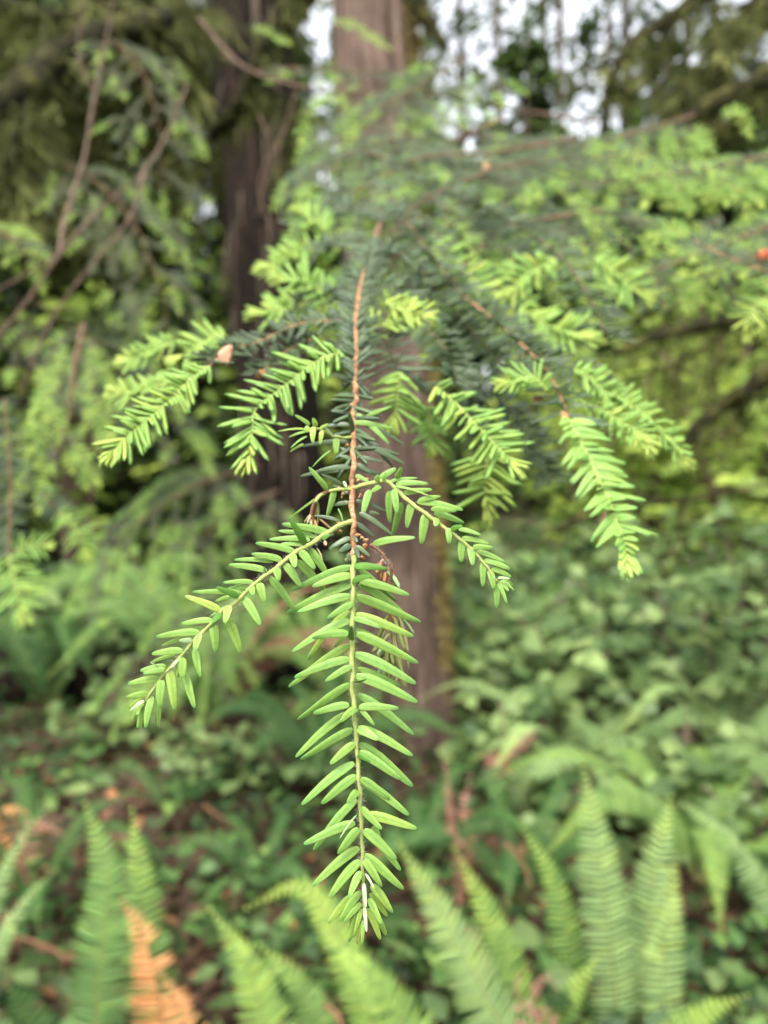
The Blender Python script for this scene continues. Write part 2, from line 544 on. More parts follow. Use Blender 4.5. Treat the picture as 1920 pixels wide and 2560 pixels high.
# a limb high on its right side
limb = smooth_path([VV(870, -40, 3.9), VV(905, 20, 3.7), VV(930, 60, 3.5), VV(960, 100, 3.4)], 12)
link('limb', tube_mesh('limb', limb, [.045 - .002 * i for i in range(12)], M['mossbark'], 10, .3), root)

# left-hand trunk (dark, fibrous)
b, t = lean_line(725, 1400, 638, 100, 7.2, 16)
root = empty('conifer_tree', b)
tag(root, 'large dark trunk with stringy red-brown bark standing left of the middle', 'tree')
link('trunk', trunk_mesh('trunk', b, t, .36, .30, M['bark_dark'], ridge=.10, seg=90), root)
# strips of bark hanging from it
st = []
for i in range(110):
    a = -math.pi / 2 + random.gauss(0, .7)
    zf = random.uniform(.08, .75)
    c = b.lerp(t, zf); r = .375 - .06 * zf
    p0 = c + Vector((math.cos(a), math.sin(a), 0)) * (r)
    l = random.uniform(.25, .9)
    p1 = p0 + Vector((random.gauss(0, .04), -.03, -l * .5)); p2 = p0 + Vector((random.gauss(0, .06), -.02, -l))
    st.append(tube_mesh('s', [p0, p1, p2], [.012, .016, .004], M['bark_far'], 4))
link('bark_strips', join_meshes('bark_strips', st, M['bark_far']), root)['kind'] = 'stuff'

# ------------------------------------------------------------------ far forest
def crown_mesh(name, seed, h, rad, n, leaf, mat, zlow=.1, droop=.35):
    r = np.random.default_rng(seed)
    # branches in whorls: clumps gather round branch axes so that gaps open between them
    nb = int(h * 9)
    bz = zlow * h + (1 - zlow) * h * r.uniform(0, 1, nb) ** .9
    ba = r.uniform(0, 2 * np.pi, nb)
    bl = rad * (1 - (bz / h) ** 1.6 * .85) * r.uniform(.55, 1.1, nb)
    k = r.integers(0, nb, n)
    s = r.uniform(.12, 1, n) ** .8
    rr = bl[k] * s
    side = r.normal(0, .16, n) * bl[k] * (.3 + s)
    x = np.cos(ba[k]) * rr - np.sin(ba[k]) * side
    y = np.sin(ba[k]) * rr + np.cos(ba[k]) * side
    z = bz[k] - droop * rr * s + r.normal(0, .05, n)
    X = np.stack([np.cos(ba[k]) + r.normal(0, .5, n), np.sin(ba[k]) + r.normal(0, .5, n), -.55 + r.normal(0, .25, n)], 1)
    N = np.stack([r.normal(0, .5, n), r.normal(0, .5, n), np.ones(n)], 1)
    v = np.clip(r.normal(.42, .22, n) + .25 * (s - .5), 0, 1)
    return scatter_mesh(name, blade_clump(6, seed, 1.0, .2), np.stack([x, y, z], 1), X, N, leaf * r.uniform(.6, 1.4, n), leaf, leaf, v, mat), (bz, ba, bl)


def conifer(seed, h, rad, n, leaf, label, group, zlow=.1, tr=.12, mat='crown'):
    root = empty('conifer_tree', (0, 0, 0))
    tag(root, label, 'tree', group)
    tm = trunk_mesh('trunk', (0, 0, -.1), (0, 0, h), tr, tr * .3, M['bark_far'], 20, 12, .05)
    tk = bpy.data.objects.new('trunk', tm); COL.objects.link(tk); tk.parent = root
    cm, (bz, ba, bl) = crown_mesh('crown', seed, h, rad, n, leaf, M[mat], zlow)
    ck = bpy.data.objects.new('crown', cm); COL.objects.link(ck); ck.parent = root
    limbs = []
    for i in range(0, len(bz), 2):
        d = Vector((math.cos(ba[i]), math.sin(ba[i]), 0))
        limbs.append(tube_mesh('l', [Vector((0, 0, bz[i])), d * bl[i] * .5 + Vector((0, 0, bz[i] - .02)), d * bl[i] * .9 + Vector((0, 0, bz[i] - .35 * bl[i] * .8))],
                               [tr * .22, tr * .14, .01], M['bark_far'], 4))
    lb = bpy.data.objects.new('limbs', join_meshes('limbs', limbs, M['bark_far'])); lb['kind'] = 'stuff'; COL.objects.link(lb); lb.parent = root
    return root


protos = [conifer(21, 12, 2.3, 3600, .42, 'bushy conifer in the out-of-focus wood behind the trunks', 'conifers in the background wood', .05),
          conifer(22, 16, 2.6, 4200, .46, 'tall open-crowned conifer in the out-of-focus wood behind the trunks', 'tall conifers in the background wood', .12, .18),
          conifer(23, 9, 2.0, 3000, .34, 'small low-branched conifer in the out-of-focus wood behind the trunks', 'small conifers in the background wood', .03, .09)]
# (photo column V 0..1659, depth, proto, scale)
spots = [(60, 9.5, 2, 1.0), (215, 11, 0, 1.0), (305, 9.5, 2, .75), (330, 14, 1, 1.0), (120, 15, 1, 1.1), (730, 12, 2, .62), (-60, 12, 1, 1), (590, 15, 0, .95),
         (800, 16, 2, .9), (560, 19, 1, 1.0), (200, 21, 1, 1.2), (20, 19, 0, 1.2), (650, 22, 0, .85), (1000, 15, 2, .62), (1130, 19, 0, .95),
         (930, 23, 2, 1.0), (1265, 17, 2, .72), (1420, 20, 0, 1.0), (1550, 16, 0, .85), (1650, 19, 0, 1.1), (1330, 26, 1, .85), (1180, 27, 0, .85),
         (1040, 30, 0, .9), (1480, 28, 0, .85), (850, 30, 0, 1.2), (600, 30, 1, 1.1), (300, 28, 1, 1.2), (1620, 30, 1, .8), (1760, 13, 0, .8), (1720, 24, 1, 1)]
used = set()
for i, (vx, d, k, s) in enumerate(spots):
    o = protos[k] if k not in used else copy_tree(protos[k])
    used.add(k)
    p = on_ground(vx * 1.15732, d)
    o.location = p
    o.rotation_euler = (0, 0, i * 2.17)
    o.scale = (s, s, s)

# wood continued unseen behind and beside the viewer, added to darken the low light
for i, (x_, y_, k, s_) in enumerate([(-7, -1, 1, 1), (7, 0, 1, 1), (-6.5, 4.5, 0, 1), (7.4, 4.5, 2, 1), (-3.5, -8, 1, 1), (4.2, -8.5, 1, 1)]):
    o = copy_tree(protos[k])
    o['label'] = 'unseen bushy conifer added behind the viewpoint to darken light from the rear'; o['group'] = 'unseen conifers added behind the viewpoint'
    o.location = (x_, y_, ground_z(x_, y_)); o.rotation_euler = (0, 0, i * 1.9); o.scale = (s_, s_, s_)

# tall bare stems far away against the sky (right half)
pm = None
for i, (vx, d, r) in enumerate([(1105, 22, .13), (1172, 26, .16), (1208, 20, .10), (1285, 25, .12), (1370, 28, .20), (1012, 24, .14), (1440, 22, .10), (1530, 26, .17), (948, 28, .16), (440, 26, .2), (480, 17, .12)]):
    p = on_ground(vx * 1.15732, d)
    if pm is None:
        pm = trunk_mesh('trunk', (0, 0, -.2), (.25, 0, 24), 1, .55, M['bark_far'], 24, 14, .05)
        # keep it slim: radius is set by scale in x and y
        base_me = pm
    root = empty('distant_tree', p)
    tag(root, 'tall thin bare tree stem seen against the white sky', 'tree', 'thin stems against the sky')
    tk = bpy.data.objects.new('trunk', base_me); COL.objects.link(tk); tk.parent = root
    tk.scale = (r, r, 1)
    root.rotation_euler = (random.uniform(-.02, .02), random.uniform(-.05, .05), random.uniform(0, 6))
    # high tufts of foliage that break the sky into spots
    rr = np.random.default_rng(100 + i)
    nfl = [200, 260, 120, 330, 170, 250, 200, 400, 200, 60, 40][i]
    z = rr.uniform(3.5, 22, nfl); a = rr.uniform(0, 6.283, nfl); q = rr.uniform(.1, 1.0, nfl) ** .7 * rr.choice([1.2, 1.8, 2.8], nfl)
    bidx = np.round(z / 1.7) * 1.7
    pos = np.stack([np.cos(a) * q, np.sin(a) * q, bidx - .3 * q + rr.normal(0, .06, nfl)], 1)
    Xd = np.stack([np.cos(a), np.sin(a), -.4 + 0 * a], 1) + rr.normal(0, .3, (nfl, 3))
    cm = scatter_mesh('crown', blade_clump(6, 9), pos, Xd, rr.normal(0, .5, (nfl, 3)) + np.array([0, 0, 1]), .75, .7, .7, np.clip(rr.normal(.4, .2, nfl), 0, 1), M['crown'])
    ck = bpy.data.objects.new('crown', cm); COL.objects.link(ck); ck.parent = root

# far wood that reads as one mass
n = 24000
ang = rng.uniform(-.85, .85, n); rad = rng.uniform(33, 46, n)
x = np.tan(ang) * rad; y = rad
left = (x < -1.5)
zmax = np.where(left, 22, 15) + rng.normal(0, 2.0, n)
z = rng.uniform(0, 1, n) ** .8 * zmax + 1.5
vcol = 829.5 + x / y / W1 * 1659
keep = np.array([noise.noise(Vector((xx * .16, zz * .22, 3))) > (-.14 if xx < -1.5 else -.12) for xx, zz in zip(x, z)])
keep &= ~((np.abs(vcol - 450) < 36) & (z > 8))          # a slot of open sky left of the dark trunk
keep &= ~((np.abs(vcol - 690) < 34) & (z > 15))
pos = np.stack([x, y, z], 1)[keep]; m_ = len(pos)
o = link('distant_wood', scatter_mesh('distant_wood', blade_clump(5, 3, 1, .3), pos, rng.normal(0, 1, (m_, 3)) + np.array([0, 0, -.8]), rng.normal(0, 1, (m_, 3)) + np.array([0, -1, .5]), 1.3, 1.1, 1.1, np.clip(rng.normal(.55, .25, m_), 0, 1), M['crown']))
tag(o, 'far green wood closing the view behind all trees', 'wood', kind='stuff')


# ------------------------------------------------------------------ bright understory, shrubs
def shrub(name, label, cat, loc, h, rad, n, leaf, mat, seed, group=None, stems=7, droop=.1, aspect=.75):
    loc = Vector(loc)
    root = empty(name, loc)
    tag(root, label, cat, group)
    r = np.random.default_rng(seed); rd = random.Random(seed)
    tips, st = [], []
    for i in range(stems):
        a = rd.uniform(0, 6.28); q = rad * rd.uniform(.2, .9)
        p1 = Vector((math.cos(a) * q * .4, math.sin(a) * q * .4, h * .55)); p2 = Vector((math.cos(a) * q, math.sin(a) * q, h * rd.uniform(.7, 1)))
        pts = smooth_path([Vector((0, 0, 0)), p1, p2], 7)
        st.append(tube_mesh('s', pts, [.012 * (1 - .1 * j) * max(1, h) for j in range(7)], M['deadtwig'], 5))
        tips += pts[2:]
    sm = join_meshes('stems', st, M['deadtwig'])
    so = bpy.data.objects.new('stems', sm); so['kind'] = 'stuff'; COL.objects.link(so); so.parent = root
    tp = np.array([tuple(t) for t in tips])
    k = r.integers(0, len(tp), n)
    pos = tp[k] + r.normal(0, 1, (n, 3)) * np.array([rad * .38, rad * .38, h * .13])
    pos[:, 2] = np.abs(pos[:, 2])
    # leaves in threes
    A = r.uniform(0, 6.283, n)
    P, X, N, Ls, vv = [], [], [], [], []
    nn = r.normal(0, .45, (n, 3)) + np.array([0, -.35, 1])
    lv = np.clip(r.normal(.5, .25, n), 0, 1)
    for da in (-.95, 0, .95):
        a2 = A + da
        X.append(np.stack([np.cos(a2), np.sin(a2), -.25 + 0 * a2], 1)); P.append(pos); N.append(nn)
        Ls.append(leaf * r.choice([.5, .75, 1.0, 1.5], n, p=[.3, .3, .25, .15]) * r.uniform(.85, 1.15, n)); vv.append(lv + r.normal(0, .05, n))
    P, X, N, Ls, vv = (np.concatenate(q) for q in (P, X, N, Ls, vv))
    tpl = (np.array([(0, 0, 0), (.25, -.42, .03), (.25, 0, -.05), (.25, .42, .03), (.6, -.34, .0), (.62, 0, -.07), (.6, .34, 0), (1, 0, -.12)], float),
           np.array([(0, 1, 2, 2), (0, 2, 3, 3), (1, 4, 5, 2), (2, 5, 6, 3), (4, 7, 5, 5), (5, 7, 6, 6)]), np.linspace(0, 1, 8))
    # quads only: split the degenerate faces into triangles
    tris = np.array([(0, 2, 1), (0, 3, 2), (1, 2, 5), (1, 5, 4), (2, 3, 6), (2, 6, 5), (4, 5, 7), (5, 6, 7)])
    me = scatter_mesh('leaves', (tpl[0], tris, tpl[2]), P, X, N, Ls, Ls * aspect * 1.15, Ls, np.clip(vv, 0, 1), M[mat])
    lo = bpy.data.objects.new('leaves', me); COL.objects.link(lo); lo.parent = root
    lo['kind'] = 'stuff'
    return root


brights = [(1450, 6.8, 2.5, 1.15, 560, .12), (1610, 6.4, 2.6, 1.0, 520, .12), (1270, 11, 3.3, 1.5, 450, .17), (640, 11, 4.2, 1.3, 420, .17), (150, 8.5, 3.6, 1.6, 420, .14), (1500, 12, 4.6, 1.8, 480, .18), (300, 12, 5.0, 1.6, 420, .18)]
bl = ['bright yellow-green leafy bush low behind the right-hand mossy limbs', 'sunlit lime leafy bush at the right edge behind dark mossy limbs',
      'yellow-green bush glowing just right of the pink trunk', 'yellow-green bush seen between the two big trunks', 'light green leafy bush behind the bare twigs on the left',
      'tall bright leafy bush above and behind the right mossy limbs', 'tall pale green bush left of the dark trunk']
for i, (vx, d, h, r, nleaf, lf) in enumerate(brights):
    shrub('vine_maple', bl[i], 'bush', on_ground(vx * 1.15732, d), h, r, nleaf, lf, 'bright', 300 + i)

sal = [(1080, 4.6, .95, .55, 210, .10), (1230, 3.9, .80, .5, 200, .095), (1400, 4.4, .9, .6, 220, .10), (1560, 4.0, .85, .5, 200, .095), (1120, 3.3, .45, .35, 110, .10),
       (1330, 5.6, 1.1, .7, 240, .11), (1620, 5.4, 1.2, .7, 240, .11), (1010, 6.2, 1.0, .6, 200, .10), (300, 5.2, .7, .6, 190, .09), (90, 5.6, .9, .6, 200, .09), (480, 6.0, .8, .6, 190, .09),
       (1500, 3.1, .5, .35, 100, .09), (1640, 2.7, .42, .28, 70, .07), (420, 3.5, .25, .3, 110, .06), (620, 3.4, .25, .3, 100, .06), (200, 4.0, .35, .4, 120, .07), (1290, 2.9, .3, .3, 80, .08)]
sl = ['broad-leaved shrub right beside the base of the pink trunk', 'leafy shrub filling the middle right behind the tall fern', 'dense leafy shrub behind the upright fern on the right', 'leafy shrub at the right edge above the arching frond',
      'small shrub with large pale leaves in front of the pink trunk base', 'dark leafy shrub further back on the right', 'tall leafy shrub at the far right edge', 'shrub partly hidden behind the pink trunk',
      'low leafy shrub on the left behind the ferns', 'leafy shrub at the far left edge', 'low shrub below the dark trunk', 'shrub with rounded leaves between fern and right edge', 'small bright-leaved plant at the lower right edge',
      'patch of small leaves above the left green fronds', 'small leafy plant left below the long twig tip', 'small leafy plant behind the orange frond', 'small leafy plant left of the tall upright fern frond']
for i, (vx, d, h, r, nleaf, lf) in enumerate(sal):
    shrub('salmonberry_shrub', sl[i], 'shrub', on_ground(vx * 1.15732, d), h, r, int(nleaf * .8), lf, 'shrub', 400 + i)


# ------------------------------------------------------------------ ground cover and litter
def scatter_ground(name, label, n, dmin, dmax, leaf, mat, zoff, seed, vmean, density=None):
    r = np.random.default_rng(seed)
    y = dmin + (dmax - dmin) * r.uniform(0, 1, n) ** 1.3
    x = r.uniform(-.75, .75, n) * y
    if density:
        kk = np.array([noise.noise(Vector((a * 1.3, b_ * 1.3, seed))) > density for a, b_ in zip(x, y)])
        x, y = x[kk], y[kk]; n = len(x)
    z = np.array([ground_z(a, b_) for a, b_ in zip(x, y)]) + r.uniform(0, zoff, n)
    a = r.uniform(0, 6.283, n)
    X = np.stack([np.cos(a), np.sin(a), r.normal(0, .3, n)], 1)
    N = r.normal(0, .45, (n, 3)) + np.array([0, 0, 1])
    L = leaf * r.uniform(.5, 1.5, n)
    tpl = (np.array([(0, 0, 0), (.35, -.42, .06), (.4, 0, -.02), (.35, .42, .06), (.75, -.25, .03), (.75, .25, .03), (1, 0, -.03)], float),
           np.array([(0, 2, 1), (0, 3, 2), (1, 2, 4), (3, 5, 2), (2, 6, 4), (2, 5, 6)]), np.linspace(0, 1, 7))
    me = scatter_mesh(name, tpl, np.stack([x, y, z], 1), X, N, L, L * .8, L, np.clip(r.normal(vmean, .28, n), 0, 1), M[mat])
    o = link(name, me)
    tag(o, label, 'ground cover', kind='stuff')


scatter_ground('leaf_litter', 'brown and rusty dead leaves lying on the forest floor', 15000, 1.2, 9, .06, 'litter', .03, 1, .45)
scatter_ground('ground_cover', 'small green leaves carpeting the forest floor', 17000, 1.2, 11, .06, 'cover', .18, 2, .5, -.18)
scatter_ground('ground_cover', 'patches of larger pale leaves among the small ones on the near floor', 1500, 1.5, 7, .10, 'shrub', .25, 6, .5, .10)
scatter_ground('ground_cover', 'taller green undergrowth covering the floor further back', 16000, 5, 16, .12, 'cover', .5, 3, .5, -.2)


# ------------------------------------------------------------------ ferns
def frond(parent, path, hw, mat, step=.0165, rmat='rachis', single=False, face=None, droop=.25, seed=0, ragged=0.0, v0=.45):
    r = np.random.default_rng(seed + 900)
    hw = hw * 1.2
    pts, tan, L = even_path(path, step)
    n = len(pts)
    rad = [max(.0007, .0026 * (hw / .055) * (1 - i / n)) for i in range(n)]
    fo = link('frond', tube_mesh('frond', pts, rad, M[rmat], 6), parent)
    face = Vector(face) if face else (CAMZ * .75 + Vector((0, 0, .65)))
    P, X, N, Ls, Ws, vv = [], [], [], [], [], []
    for i in range(int(n * .10), n):
        s = i / (n - 1)
        prof = min(1, (s - .06) / .18) * (1 - max(0, (s - .55) / .45) ** 1.55) if s < 1 else 0
        prof = max(prof, .09)
        T = tan[i]; Nn = (face - T * face.dot(T)).normalized(); B = T.cross(Nn)
        for sd in (-1, 1):
            if r.uniform() < ragged: continue
            l = hw * prof * r.uniform(.9, 1.06) * (1 - ragged * r.uniform(0, 1))
            d = B * sd + T * (.12 + .5 * s ** 3 + r.normal(0, .05 + ragged * .4)) - Nn * droop * r.uniform(.4, 1.2) + Vector((0, 0, -ragged * .5))
            P.append(tuple(pts[i])); X.append(tuple(d)); N.append(tuple(Nn + B * r.normal(0, .10) + T * r.normal(.05, .12 + ragged)))
            Ls.append(l); Ws.append(min(step * .84, .0148) * min(1, .4 + prof)); vv.append(np.clip(v0 + .55 * (s ** 4) + r.normal(0, .12), 0, 1))
    if not single:
        o = link('leaflets', scatter_mesh('leaflets', PINNA, P, X, N, Ls, Ws, .0007, vv, M[mat], curve=.05), parent)
        # keep it as a child of the frond
        o.parent = fo; o.location = (0, 0, 0)
        o['kind'] = 'stuff'
    else:
        for i in range(len(P)):
            o = link('leaflet', scatter_mesh('leaflet', PINNA, [P[i]], [X[i]], [N[i]], Ls[i], Ws[i], .0007, vv[i], M[mat], curve=.05), parent)
            o.parent = fo; o.location = (0, 0, 0)
    return fo


def fern(label, fronds, group=None, name='sword_fern', base=None):
    """fronds: (path in V pixels + depth, half width, material, options)"""
    b = Vector(base) if base is not None else VV(*fronds[0][0][0])
    b.z = ground_z(b.x, b.y)
    root = empty(name, b)
    tag(root, label, 'fern', group)
    for k, (path, hw, mat, opt) in enumerate(fronds):
        pp = [VV(*q) for q in path]
        # every frond grows from the crown on the ground
        start = b + (pp[0] - b) * .0 + Vector((random.uniform(-.02, .02), random.uniform(-.02, .02), 0))
        if opt.pop('root', True) and (pp[0] - start).length > .05: pp = [start] + pp
        frond(root, pp, hw, mat, seed=k * 13 + len(label), **opt)
    return root


fern('tall upright sword fern of pale green fronds, right of the brown dead stalks', [
    ([(1345, 2280, 1.93), (1328, 2120, 1.90), (1298, 1880, 1.90), (1258, 1650, 1.92)], .060, 'fern_pale', dict(single=True, droop=.1)),
    ([(1382, 2200, 1.98), (1400, 1980, 2.0), (1428, 1820, 2.02), (1448, 1722, 2.05)], .058, 'fern_pale', dict(droop=.1)),
    ([(1436, 2280, 1.84), (1432, 2120, 1.82), (1442, 1980, 1.82), (1462, 1845, 1.84)], .050, 'fern_pale', dict(single=True, droop=.1, v0=.6)),
    ([(1270, 2260, 2.05), (1236, 2080, 2.06), (1195, 1900, 2.08), (1122, 1775, 2.12)], .046, 'fern', dict(droop=.3)),
    ([(1160, 2330, 1.85), (1200, 2210, 1.84), (1260, 2110, 1.84), (1305, 2055, 1.86)], .046, 'fern', dict(v0=.6)),
    ([(1400, 2330, 1.75), (1470, 2230, 1.74), (1540, 2180, 1.74), (1615, 2150, 1.76)], .040, 'fern', dict(v0=.8)),
], base=PX(1600, 2900, 1.95))
fern('sword fern at the bottom centre with two long fronds leaning up to the left', [
    ([(1170, 2330, 1.62), (1075, 2200, 1.62), (975, 2010, 1.64), (862, 1822, 1.68)], .060, 'fern_pale', dict(v0=.5, droop=.5)),
    ([(1210, 2330, 1.72), (1130, 2170, 1.72), (1062, 1990, 1.74), (982, 1832, 1.78)], .050, 'fern', dict(v0=.6, droop=.4)),
    ([(960, 2380, 1.5), (880, 2230, 1.5), (800, 2110, 1.5), (705, 2015, 1.52)], .062, 'fern', dict(v0=.45, droop=.4)),
    ([(860, 2300, 1.6), (770, 2100, 1.62), (660, 1920, 1.64), (532, 1962, 1.62)], .052, 'fern', dict(v0=.7, droop=.5)),
    ([(1010, 2440, 1.35), (900, 2330, 1.35), (800, 2220, 1.36)], .055, 'fern_pale', dict(v0=.3)),
], base=PX(1330, 3000, 1.65))
fern('small bright-tipped sword fern left of the bottom centre', [
    ([(640, 2400, 1.55), (580, 2230, 1.55), (530, 2080, 1.56), (455, 1965, 1.58)], .052, 'fern', dict(v0=.6, droop=.2)),
    ([(700, 2380, 1.7), (690, 2230, 1.7), (640, 2120, 1.72), (560, 2040, 1.75)], .045, 'fern', dict(v0=.4)),
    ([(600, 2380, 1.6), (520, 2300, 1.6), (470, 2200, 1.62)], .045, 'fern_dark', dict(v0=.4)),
], base=PX(740, 3000, 1.6))
fern('dark green sword fern with two broad upright fronds at the lower left', [
    ([(200, 2300, 1.68), (214, 2100, 1.68), (232, 1900, 1.72), (185, 1735, 1.8)], .066, 'fern', dict(v0=.15, droop=.15, single=True)),
    ([(330, 2260, 1.86), (312, 2060, 1.86), (300, 1900, 1.9), (285, 1750, 1.95)], .060, 'fern', dict(v0=.4, droop=.2)),
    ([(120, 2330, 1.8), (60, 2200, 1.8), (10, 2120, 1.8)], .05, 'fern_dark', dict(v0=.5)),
    ([(-80, 2150, 1.7), (-30, 2080, 1.7), (50, 1950, 1.72), (120, 1878, 1.76)], .040, 'fern_pale', dict(v0=.2, droop=.8)),
    ([(-90, 2150, 1.9), (-20, 1950, 1.9), (45, 1810, 1.95), (110, 1735, 2.0)], .042, 'fern_pale', dict(v0=.1, droop=.8)),
], base=PX(180, 3000, 1.75))
fern('dead orange fern frond standing at the lower left', [
    ([(355, 2240, 1.6), (333, 2100, 1.6), (305, 2010, 1.62), (262, 1945, 1.64)], .064, 'fern_dead', dict(rmat='rachis_brown', droop=.12, ragged=.13, step=.0145)),
    ([(420, 2300, 1.6), (392, 2200, 1.6), (362, 2130, 1.6), (345, 2090, 1.6)], .045, 'fern_dead', dict(rmat='rachis_brown', droop=.2, ragged=.08, step=.02)),
], base=PX(430, 2950, 1.62), name='dead_fern')
fern('tall reddish-brown dead frond standing below the trunk base', [
    ([(985, 1830, 2.5), (972, 1740, 2.5), (965, 1670, 2.5), (956, 1600, 2.52)], .016, 'fern_brown', dict(rmat='rachis_brown', ragged=.15, droop=.8)),
    ([(1010, 1840, 2.4), (1006, 1780, 2.4), (1010, 1720, 2.42), (1018, 1665, 2.45)], .05, 'fern_brown', dict(rmat='rachis_brown', ragged=.35, droop=.9)),
    ([(1000, 1850, 2.45), (975, 1790, 2.45), (990, 1720, 2.45)], .04, 'fern_brown', dict(rmat='rachis_brown', ragged=.35, droop=.9)),
], base=PX(1160, 2400, 2.5), name='dead_fern')
fern('brown striped dead frond leaning right behind the dead stalks', [
    ([(1075, 1640, 3.2), (1110, 1612, 3.2), (1150, 1582, 3.25), (1178, 1562, 3.3)], .055, 'fern_brown', dict(rmat='rachis_brown', ragged=.05, droop=.3)),
    ([(1090, 1660, 3.1), (1060, 1640, 3.1), (1040, 1625, 3.1)], .035, 'fern_brown', dict(rmat='rachis_brown', ragged=.2, droop=.4)),
], base=PX(1260, 2080, 3.2), name='dead_fern')
fern('curled reddish dead fern bits at the bottom, left of the tall upright fern', [
    ([(1190, 2330, 1.55), (1165, 2230, 1.55), (1150, 2150, 1.56), (1185, 2110, 1.56), (1205, 2150, 1.56)], .035, 'fern_brown', dict(rmat='rachis_brown', ragged=.3, droop=.9)),
    ([(1150, 2330, 1.55), (1130, 2200, 1.55), (1115, 2120, 1.56), (1150, 2085, 1.56)], .03, 'fern_brown', dict(rmat='rachis_brown', ragged=.3, droop=.9)),
    ([(1200, 2330, 1.58), (1205, 2230, 1.58), (1180, 2180, 1.58), (1150, 2200, 1.58)], .035, 'fern_brown', dict(rmat='rachis_brown', ragged=.3, droop=.9)),
], base=PX(1380, 2950, 1.6), name='dead_fern')
fern('rusty dead fern lying at the left edge', [
    ([(-20, 1790, 2.6), (20, 1750, 2.6), (70, 1760, 2.6)], .05, 'fern_dead', dict(rmat='rachis_brown', ragged=.3, droop=.5)),
    ([(60, 1800, 2.6), (90, 1780, 2.6), (130, 1800, 2.6)], .05, 'fern_brown', dict(rmat='rachis_brown', ragged=.3, droop=.5)),
], base=PX(60, 2180, 2.6), name='dead_fern')
fern('arching fern reaching in from the right edge beside the tall upright fern', [
    ([(1760, 2160, 2.3), (1700, 1990, 2.3), (1600, 1840, 2.32), (1500, 1750, 2.35), (1448, 1735, 2.36)], .06, 'fern_pale', dict(v0=.2, droop=.9)),
    ([(1770, 2260, 2.1), (1740, 2120, 2.1), (1680, 2060, 2.1)], .05, 'fern', dict(v0=.5)),
], base=PX(2060, 2800, 2.3))
fern('pale fern frond arching right, just left of the tall frond tip', [
    ([(1140, 1690, 3.0), (1180, 1650, 3.0), (1240, 1630, 3.0), (1292, 1640, 3.0)], .07, 'fern_pale', dict(v0=.3, droop=.3)),
    ([(1150, 1560, 3.6), (1110, 1510, 3.6), (1190, 1490, 3.6), (1240, 1520, 3.6)], .08, 'fern', dict(v0=.5, droop=.3)),
], base=PX(1300, 2150, 3.1))


def radial_fern(label, vx, d, nf, ln, mat, seed, v0=.35, group=None, rise=.75, dead=0):
    rd = random.Random(seed)
    b = on_ground(vx * 1.15732, d)
    root = empty('sword_fern', b)
    tag(root, label, 'fern', group)
    for k in range(nf):
        a = 6.283 * k / nf + rd.uniform(-.25, .25); l = ln * rd.uniform(.75, 1.15); h = l * rise * rd.uniform(.7, 1.1)
        dv = Vector((math.cos(a), math.sin(a), 0))
        path = [b, b + dv * l * .25 + Vector((0, 0, h * .7)), b + dv * l * .6 + Vector((0, 0, h)), b + dv * l * .95 + Vector((0, 0, h * .72))]
        frond(root, path, .075 * ln, mat if k >= dead else 'fern_brown', step=.02 * ln, face=(dv.x * .3, dv.y * .3, 1) if rd.random() < .7 else None, seed=seed * 31 + k, v0=v0, droop=.25)
    return root


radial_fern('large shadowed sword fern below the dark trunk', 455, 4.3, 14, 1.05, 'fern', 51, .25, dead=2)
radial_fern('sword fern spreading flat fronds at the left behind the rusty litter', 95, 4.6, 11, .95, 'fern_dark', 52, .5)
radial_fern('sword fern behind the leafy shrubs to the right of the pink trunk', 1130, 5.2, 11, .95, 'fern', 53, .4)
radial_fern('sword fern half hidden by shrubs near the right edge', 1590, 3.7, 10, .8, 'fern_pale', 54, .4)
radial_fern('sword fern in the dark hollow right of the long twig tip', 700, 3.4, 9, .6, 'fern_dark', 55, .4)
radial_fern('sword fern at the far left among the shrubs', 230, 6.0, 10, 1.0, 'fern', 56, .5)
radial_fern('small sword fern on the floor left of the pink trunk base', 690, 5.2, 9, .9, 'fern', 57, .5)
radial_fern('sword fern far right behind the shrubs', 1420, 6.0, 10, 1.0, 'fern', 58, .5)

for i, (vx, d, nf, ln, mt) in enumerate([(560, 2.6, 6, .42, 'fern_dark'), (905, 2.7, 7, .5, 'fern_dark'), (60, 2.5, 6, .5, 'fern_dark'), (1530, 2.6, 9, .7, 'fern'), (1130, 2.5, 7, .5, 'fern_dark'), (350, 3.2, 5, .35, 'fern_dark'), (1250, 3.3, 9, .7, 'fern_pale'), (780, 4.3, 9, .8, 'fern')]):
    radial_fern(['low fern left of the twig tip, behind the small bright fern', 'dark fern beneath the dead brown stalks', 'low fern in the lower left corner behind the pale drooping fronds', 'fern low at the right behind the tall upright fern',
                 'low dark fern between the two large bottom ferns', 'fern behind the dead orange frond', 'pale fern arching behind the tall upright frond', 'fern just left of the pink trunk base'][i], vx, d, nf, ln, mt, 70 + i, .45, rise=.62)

# fallen mossy log across the left
lg = smooth_path([on_ground(-300, 5.0) + Vector((0, 0, .12)), on_ground(200, 4.9) + Vector((0, 0, .16)), on_ground(760, 5.3) + Vector((0, 0, .10))], 24)
root = empty('fallen_log', lg[12]); tag(root, 'dark rotting log lying on the floor at the left behind the ferns', 'log')
link('log', tube_mesh('log', lg, [.17 - .002 * i for i in range(24)], M['bark_dark'], 18, .25), root)
